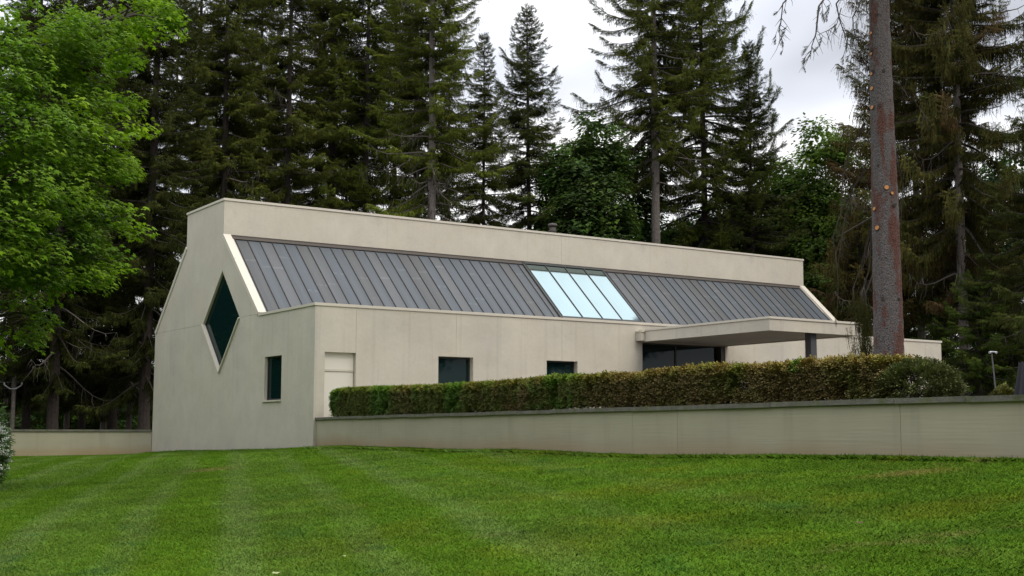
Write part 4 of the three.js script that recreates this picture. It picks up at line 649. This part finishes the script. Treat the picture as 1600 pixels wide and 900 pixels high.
// ---------------------------------------------------------------- the pruned trunk before the canopy
{
  const d = 30, x = at(1387, d), z = -d, y0 = EYE - 0.1, t = thing('pruned_spruce', 'tall old spruce with a thick bare trunk and orange pruning scars, behind the hedge', 'tree', [x, y0, z]);
  const rAt = (y) => 0.375 - 0.0135 * y + 0.10 * Math.exp(-y / 0.5), H = 27, rT = (y) => (y < 12 ? rAt(y) : Math.max(0.03, rAt(12) * (1 - (y - 12) / 15)));
  const ax = (y) => V(0.008 * y + 0.02 * Math.sin(y * 0.5), y, 0);
  const P = [], U = [], nv = 330, nu = 40;
  const pt = (i, j) => { const y = Math.pow(i / nv, 1.0) * H - 0.3, a = (j / nu) * 6.2832, c = Math.cos(a), s = Math.sin(a); const r = Math.max(0.02, rT(Math.max(y, 0)) + 0.026 * fbm(c * 2.2, y * 0.8, s * 2.2, 3) + 0.022 * N3(c * 6, y * 4, s * 6)); const q = ax(y); return [q.x + c * r, y, q.z + s * r]; };
  const g2 = []; for (let i = 0; i <= nv; i++) { const row = []; for (let j = 0; j <= nu; j++) row.push(pt(i, j)); g2.push(row); }
  const idx = []; for (let i = 0; i <= nv; i++) for (let j = 0; j <= nu; j++) { P.push(...g2[i][j]); U.push(j / nu, clamp(g2[i][j][1] / 13)); }
  for (let i = 0; i < nv; i++) for (let j = 0; j < nu; j++) { const a = i * (nu + 1) + j, b = a + 1, c = a + nu + 1; idx.push(a, c, b, b, c, c + 1); }
  const g = new THREE.BufferGeometry(); g.setAttribute('position', new THREE.BufferAttribute(new Float32Array(P), 3)); g.setAttribute('uv', new THREE.BufferAttribute(new Float32Array(U), 2)); g.setIndex(idx); g.computeVertexNormals();
  const map = tex(512, 2048, (u, v) => {                               // grey flakes over red-brown under-bark
    const a = u * 6.2832, c = Math.cos(a), s = Math.sin(a), y = v * 13;
    const f = fbm(c * 3.2, y * 6, s * 3.2, 4), fl = fbm(c * 13, y * 26, s * 13, 3), big = fbm(c * 1.3 + 3, y * 1.0, s * 1.3, 3) + 0.2 * Math.exp(-(((a - 1.0) / 0.55) ** 2)) * sstep(9, 5, y);
    const bare = sstep(0.02, 0.16, big + 0.35 * f + 0.45 * fl - 0.06), crack = sstep(-0.12, -0.38, fl), light = sstep(0.2, 0.45, fbm(c * 24, y * 50, s * 24, 2));
    let q = [0.088 + 0.09 * fl, 0.080 + 0.08 * fl, 0.080 + 0.078 * fl]; const rb = [0.082, 0.034, 0.025];
    for (let k = 0; k < 3; k++) q[k] = mix(q[k], rb[k] * (1 + 0.8 * fl), bare) * (1 - 0.6 * crack) + 0.15 * light;
    return L3(...q);
  });
  const bump = tex(512, 2048, (u, v) => { const a = u * 6.2832, c = Math.cos(a), s = Math.sin(a), y = v * 13; const k = 0.5 + 0.55 * fbm(c * 11, y * 24, s * 11, 4); return [k, k, k]; }, false);
  mesh('trunk', g, std({ map, bumpMap: bump, bumpScale: 0.05, roughness: 1 }), t);
  const stubAt = (px, py, r, mat, name, len) => { // where the branch left the bark, as seen on the photograph's side
    const y = EYE + ((675 - py) / F) * d * (1 + 0.0) - y0, R0 = rT(y), off = at(px, d * (1 + ((675 - py) / F) * 0.0)) - x, q = ax(y), k = clamp((off * (1 + 0.1118 * (y / d)) - q.x) / R0, -0.93, 0.93), a = Math.acos(k), nrm = V(Math.cos(a), 0.08, Math.sin(a)).normalize();
    const c = new THREE.CylinderGeometry(r, r * 1.15, len, 12); c.applyMatrix4(new THREE.Matrix4().makeRotationFromQuaternion(new THREE.Quaternion().setFromUnitVectors(UP, nrm)).setPosition(V(q.x, y, q.z).addScaledVector(nrm, R0 + len / 2 - 0.03))); return mesh(name, c.toNonIndexed(), mat, t);
  };
  for (const [px, py, r] of [[1369, 40, 0.035], [1359, 74, 0.03], [1364, 107, 0.035], [1367, 131, 0.045], [1359, 162, 0.045], [1388, 294, 0.052], [1396, 303, 0.034], [1372, 326, 0.042], [1374, 357, 0.052]]) stubAt(px, py, r, M.cutWood, 'branch_stub', 0.055), stubAt(px, py, r * 1.3, M.bark, 'branch_collar', 0.04);
  for (const [px, py, r] of [[1374, 67, 0.055], [1376, 104, 0.05], [1383, 161, 0.045], [1390, 105, 0.04], [1366, 8, 0.05], [1384, 12, 0.04], [1400, 322, 0.05], [1378, 257, 0.03], [1402, 470, 0.04], [1377, 470, 0.04]]) stubAt(px, py, r, M.bark, 'bark_knot', 0.045);
  // crown above the frame and the dead boughs that hang into it
  const R = rng(52), mats = SPRAY.map(() => []), cols = SPRAY.map(() => []), limbs = [], bare = [];
  for (let y = 12.6; y < H - 0.3; y += 0.45) for (let k = 0; k < 5; k++) {
    const f = (y - 12.6) / (H - 12.6), az = R() * 6.283, L = 4.2 * Math.pow(1 - f, 0.8) * (0.6 + 0.5 * R()) + 0.2, b0 = ax(y), pts = [b0]; for (let i = 1; i <= 5; i++) pts.push(pts[i - 1].clone().add(V(Math.cos(az), mix(0.25, 0.9, f) - 0.5 * Math.sin(i * 0.5) * (1 - f) + 0.02 * i * i, Math.sin(az)).normalize().multiplyScalar(L / 5)));
    limbs.push(tube(pts, [0.05, 0.04, 0.03, 0.02, 0.012, 0.006], 4));
    for (let i = 1; i <= 5; i++) for (let q = 0; q < 4; q++) { const b = R() < 0.4 ? 1 : R() < 0.6 ? 0 : 3, dd = V(Math.cos(az) + (R() - 0.5) * 1.4, -0.2 * R(), Math.sin(az) + (R() - 0.5) * 1.4); pushFrame(mats[b], pts[i - 1].clone().lerp(pts[i], R()), dd, UP, 0.7); const j = 0.7 + 0.6 * R(); cols[b].push(0.05 * j, 0.058 * j, 0.018 * j); }
  }
  for (let b = 0; b < SPRAY.length; b++) if (mats[b].length) copies('crown', SPRAY[b], M.needle, mats[b], cols[b], t);
  mesh('limb', limbs, M.twig, t, 'stuff');
  const Q = (px, py, dd = d) => { const p = P3(px, py, dd); return V(p[0] - x, p[1] - y0, p[2] - z); };
  const spots = [];
  const path = (arr, r0, twigs) => { const p = arr.map((a) => Q(...a)); bare.push(tube(p, p.map((_, i) => mix(r0, 0.005, i / (p.length - 1))), 4)); for (let k = 0; k < twigs; k++) { const i = Math.floor(R() * (p.length - 1)), a = p[i].clone().lerp(p[i + 1], R()), e = a.clone().add(V((R() - 0.5) * 0.5, -0.15 - 0.35 * R(), (R() - 0.5) * 0.4)), m = a.clone().lerp(e, 0.5).add(V((R() - 0.5) * 0.08, -0.02, 0)); bare.push(tube([a, m, e], [0.009, 0.006, 0.003], 3)); if (R() < 0.55) spots.push([m, V((R() - 0.5), -0.8, (R() - 0.5))]); } };
  path([[1352, -60, 29.5], [1318, -40, 28.8], [1294, -8, 28.2], [1291, 15, 28], [1288, 38, 28], [1281, 58, 28], [1278, 80, 28]], 0.035, 22);
  path([[1345, -70, 29], [1270, -50, 27.8], [1236, -12, 27.4], [1232, 20, 27.4], [1228, 34, 27.4], [1236, 54, 27.4]], 0.025, 18);
  path([[1352, -50, 29.6], [1322, -12, 29.2], [1327, 15, 29.2], [1334, 38, 29.2], [1338, 56, 29.2]], 0.025, 14);
  path([[1330, -5, 29], [1322, 22, 28.8], [1308, 32, 28.6], [1290, 40, 28.5]], 0.015, 10);
  path([[1360, -10, 29.8], [1348, 10, 29.6], [1349, 30, 29.6], [1354, 48, 29.6]], 0.02, 8);
  path([[1362, 258, 30], [1340, 290, 30.5], [1328, 330, 31], [1319, 380, 31], [1312, 420, 31]], 0.03, 14);
  path([[1362, 185, 30], [1338, 225, 31], [1325, 270, 31.5], [1320, 330, 31.5], [1305, 372, 31.5]], 0.035, 14);
  path([[1395, 60, 30.2], [1400, 90, 30.6], [1395, 108, 30.4]], 0.03, 3);
  path([[1397, 110, 30.3], [1420, 122, 31], [1440, 143, 31.6], [1462, 176, 32]], 0.045, 9);
  path([[1398, 200, 30.3], [1412, 235, 30.8], [1420, 290, 31], [1414, 350, 31]], 0.025, 9);
  mesh('bare_branch', bare, M.twig, t, 'stuff');
  const m2 = [], c2 = []; for (const [p, dd] of spots) { if (R() < 0.5) continue; pushFrame(m2, p, dd, V(1, 0.1, 0), 0.14 + 0.14 * R()); c2.push(0.05, 0.055, 0.02); }
  copies('sprig', SPRAY[1], M.needle, m2, c2, t);
  // foliage that hangs down beside the trunk in front of the canopy end
  const m3 = [], c3 = []; const hd = [[1310, 450, 31.8, 8], [1336, 505, 31.5, 14], [1348, 512, 31, 34], [1355, 515, 30.8, 34]];
  const hb = []; for (const [px, py, dd, n] of hd) { const p0 = Q(px, py - 55, dd), p1 = Q(px, py + 40, dd); hb.push(tube([p0, p0.clone().lerp(p1, 0.5).add(V(0.05, 0, 0)), p1], [0.018, 0.012, 0.004], 4)); for (let k = 0; k < n * 1.2; k++) { const f = R(); pushFrame(m3, p0.clone().lerp(p1, f).add(V((R() - 0.5) * 0.18, 0, (R() - 0.5) * 0.2)), V(R() - 0.5, -0.1, R() - 0.5), UP, 0.22, 0.4 + 0.25 * R(), 0.22); const j = 0.6 + 0.7 * R(); c3.push(0.046 * j, 0.048 * j, 0.012 * j); } hb.push(tube([V(ax(5.2).x - 0.25, 5.2, -0.1), p0.clone().add(V(0.2, 0.5, 0)), p0], [0.03, 0.022, 0.018], 4)); }
  copies('hanging_foliage', SPRAY[3], M.needle, m3, c3, t); mesh('hanging_branch', hb, M.twig, t, 'stuff');
}

// ---------------------------------------------------------------- small things
{ // floodlight pole
  const d = 40, x = at(1550, d), t = thing('floodlight_pole', 'thin grey pole with two small white floodlights, right of the hedge', 'floodlight', [x, EYE - 0.1, -d]);
  mesh('pole', tube([V(0.12, 0, 0), V(0.09, 1.2, 0), V(0, 2.60, 0)], [0.03, 0.026, 0.022], 8), M.greyMetal, t);
  mesh('crossbar', tube([V(-0.03, 2.61, 0), V(0.07, 2.61, 0)], [0.02, 0.02], 6), M.white, t);
  for (const [lx, tilt] of [[-0.03, -0.9], [0.075, 0.7]]) { const g = new THREE.LatheGeometry([[0.001, 0], [0.02, 0], [0.024, 0.04], [0.042, 0.085], [0.039, 0.09], [0.001, 0.087]].map((p) => new THREE.Vector2(...p)), 16); g.rotateX(Math.PI * 0.62); g.rotateY(tilt); g.translate(lx, 2.61, 0.02); mesh('lamp_head', g, M.white, t); }
}
{ // folded parasol
  const d = 24, x = at(1612, d), t = thing('folded_parasol', 'dark navy folded parasol with pleated cloth at the right edge behind the wall', 'parasol', [x, EYE - 0.1, -d]);
  const P = [], n = 72, rows = 14, pt = (i, j) => { const f = j / rows, y = 0.45 + f * 0.95, a = (i / n) * 6.2832, fold = Math.cos(a * 9 + 0.6 * Math.sin(f * 3)), r = mix(0.34, 0.20, f) * (1 + 0.2 * fold * mix(1, 0.7, f)); return [Math.cos(a) * r, y + (f === 1 ? 0.03 * fold : 0), Math.sin(a) * r]; };
  for (let j = 0; j < rows; j++) for (let i = 0; i < n; i++) P.push(...pt(i, j), ...pt(i, j + 1), ...pt(i + 1, j), ...pt(i + 1, j), ...pt(i, j + 1), ...pt(i + 1, j + 1));
  mesh('canopy_cloth', geoFrom(P), M.navy, t); mesh('pole', tube([V(0, 0, 0), V(0, 1.55, 0)], [0.025, 0.02], 10, true), M.greyMetal, t);
  mesh('base', new THREE.CylinderGeometry(0.28, 0.3, 0.08, 24).translate(0, 0.04, 0), M.greyMetal, t);
  mesh('top_knot', new THREE.CylinderGeometry(0.06, 0.19, 0.1, 18).translate(0, 1.4, 0), M.navy, t);
}
{ // utility pole far left
  const d = 66, x = at(24, d), t = thing('utility_pole', 'pale wooden utility pole with a bent crossarm far left behind the wood', 'utility pole', [x, 0.3, -d]);
  const yT = EYE + ((675 - 588) / F) * d - 0.3, yC = EYE + ((675 - 609) / F) * d - 0.3;
  mesh('pole', tube([V(0, 0, 0), V(0, yT, 0)], [0.12, 0.10], 10, true), M.poleWood, t);
  mesh('crossarm', tube([V(-0.45, yC + 0.2, 0.14), V(-0.15, yC, 0.14), V(0.15, yC, 0.14), V(0.45, yC + 0.18, 0.14)], [0.03, 0.036, 0.036, 0.03], 6), M.white, t);
  for (const s of [-0.45, 0.45]) mesh('insulator', new THREE.CylinderGeometry(0.035, 0.05, 0.14, 10).translate(s, yC + 0.27, 0.14), M.white, t);
  const w = []; for (const s of [-0.45, 0.45]) w.push(tube([V(s, yC + 0.34, 0.14), V(s - 8, yC + 0.2, 1.5), V(s - 18, yC + 0.6, 3)], [0.012, 0.012, 0.012], 4)); mesh('wire', w, M.greyMetal, t);
}
{ // litter on the grass
  const R = rng(71);
  const leafG = (() => { const P = [], q = rng(3); for (let k = 0; k < 3; k++) kite(P, V(0, 0, 0), V(Math.cos(k - 1), 0.25, Math.sin(k - 1)).normalize(), 0.07, 0.045, q); return geoFrom(P); })();
  const mat = [std({ color: col(0.30, 0.34, 0.16), roughness: 0.9, side: THREE.DoubleSide }), std({ color: col(0.07, 0.035, 0.018), roughness: 0.9, side: THREE.DoubleSide })];
  for (const [px, py, m, label] of [[379, 873, 0, 'pale scrap of leaf on the lawn at the lower left'], [498, 860, 0, 'pale fallen leaf near the bottom of the lawn, left of the middle'], [545, 870, 0, 'pale curled leaf on the lawn right of the other pale leaf'], [437, 896, 0, 'pale fallen leaf at the bottom edge of the lawn'], [1337, 820, 1, 'brown fallen leaf on the lawn at the right'], [1427, 856, 0, 'pale green leaf tuft on the lawn at the lower right'], [112, 785, 1, 'small brown fallen leaf on the lawn at the left'], [1508, 824, 0, 'pale fallen leaf on the lawn near the right edge']]) {
    let t = 6, x, z, y; const sl = (675 - py) / F; for (let k = 0; k < 400; k++) { t += 0.1; x = ((px - 800) / F) * t; z = -t; y = EYE + sl * t * 0.99; if (y < groundY(x, z) + 0.04) break; }
    const o = mesh('fallen_leaf', leafG, mat[m]); o.position.set(x, groundY(x, z) + 0.055, z); o.rotation.y = R() * 6; o.scale.setScalar(0.45 + 0.35 * R()); tag(o, label, 'leaf', 'leaves fallen on the lawn');
  }
}
renderer.render(scene, camera);
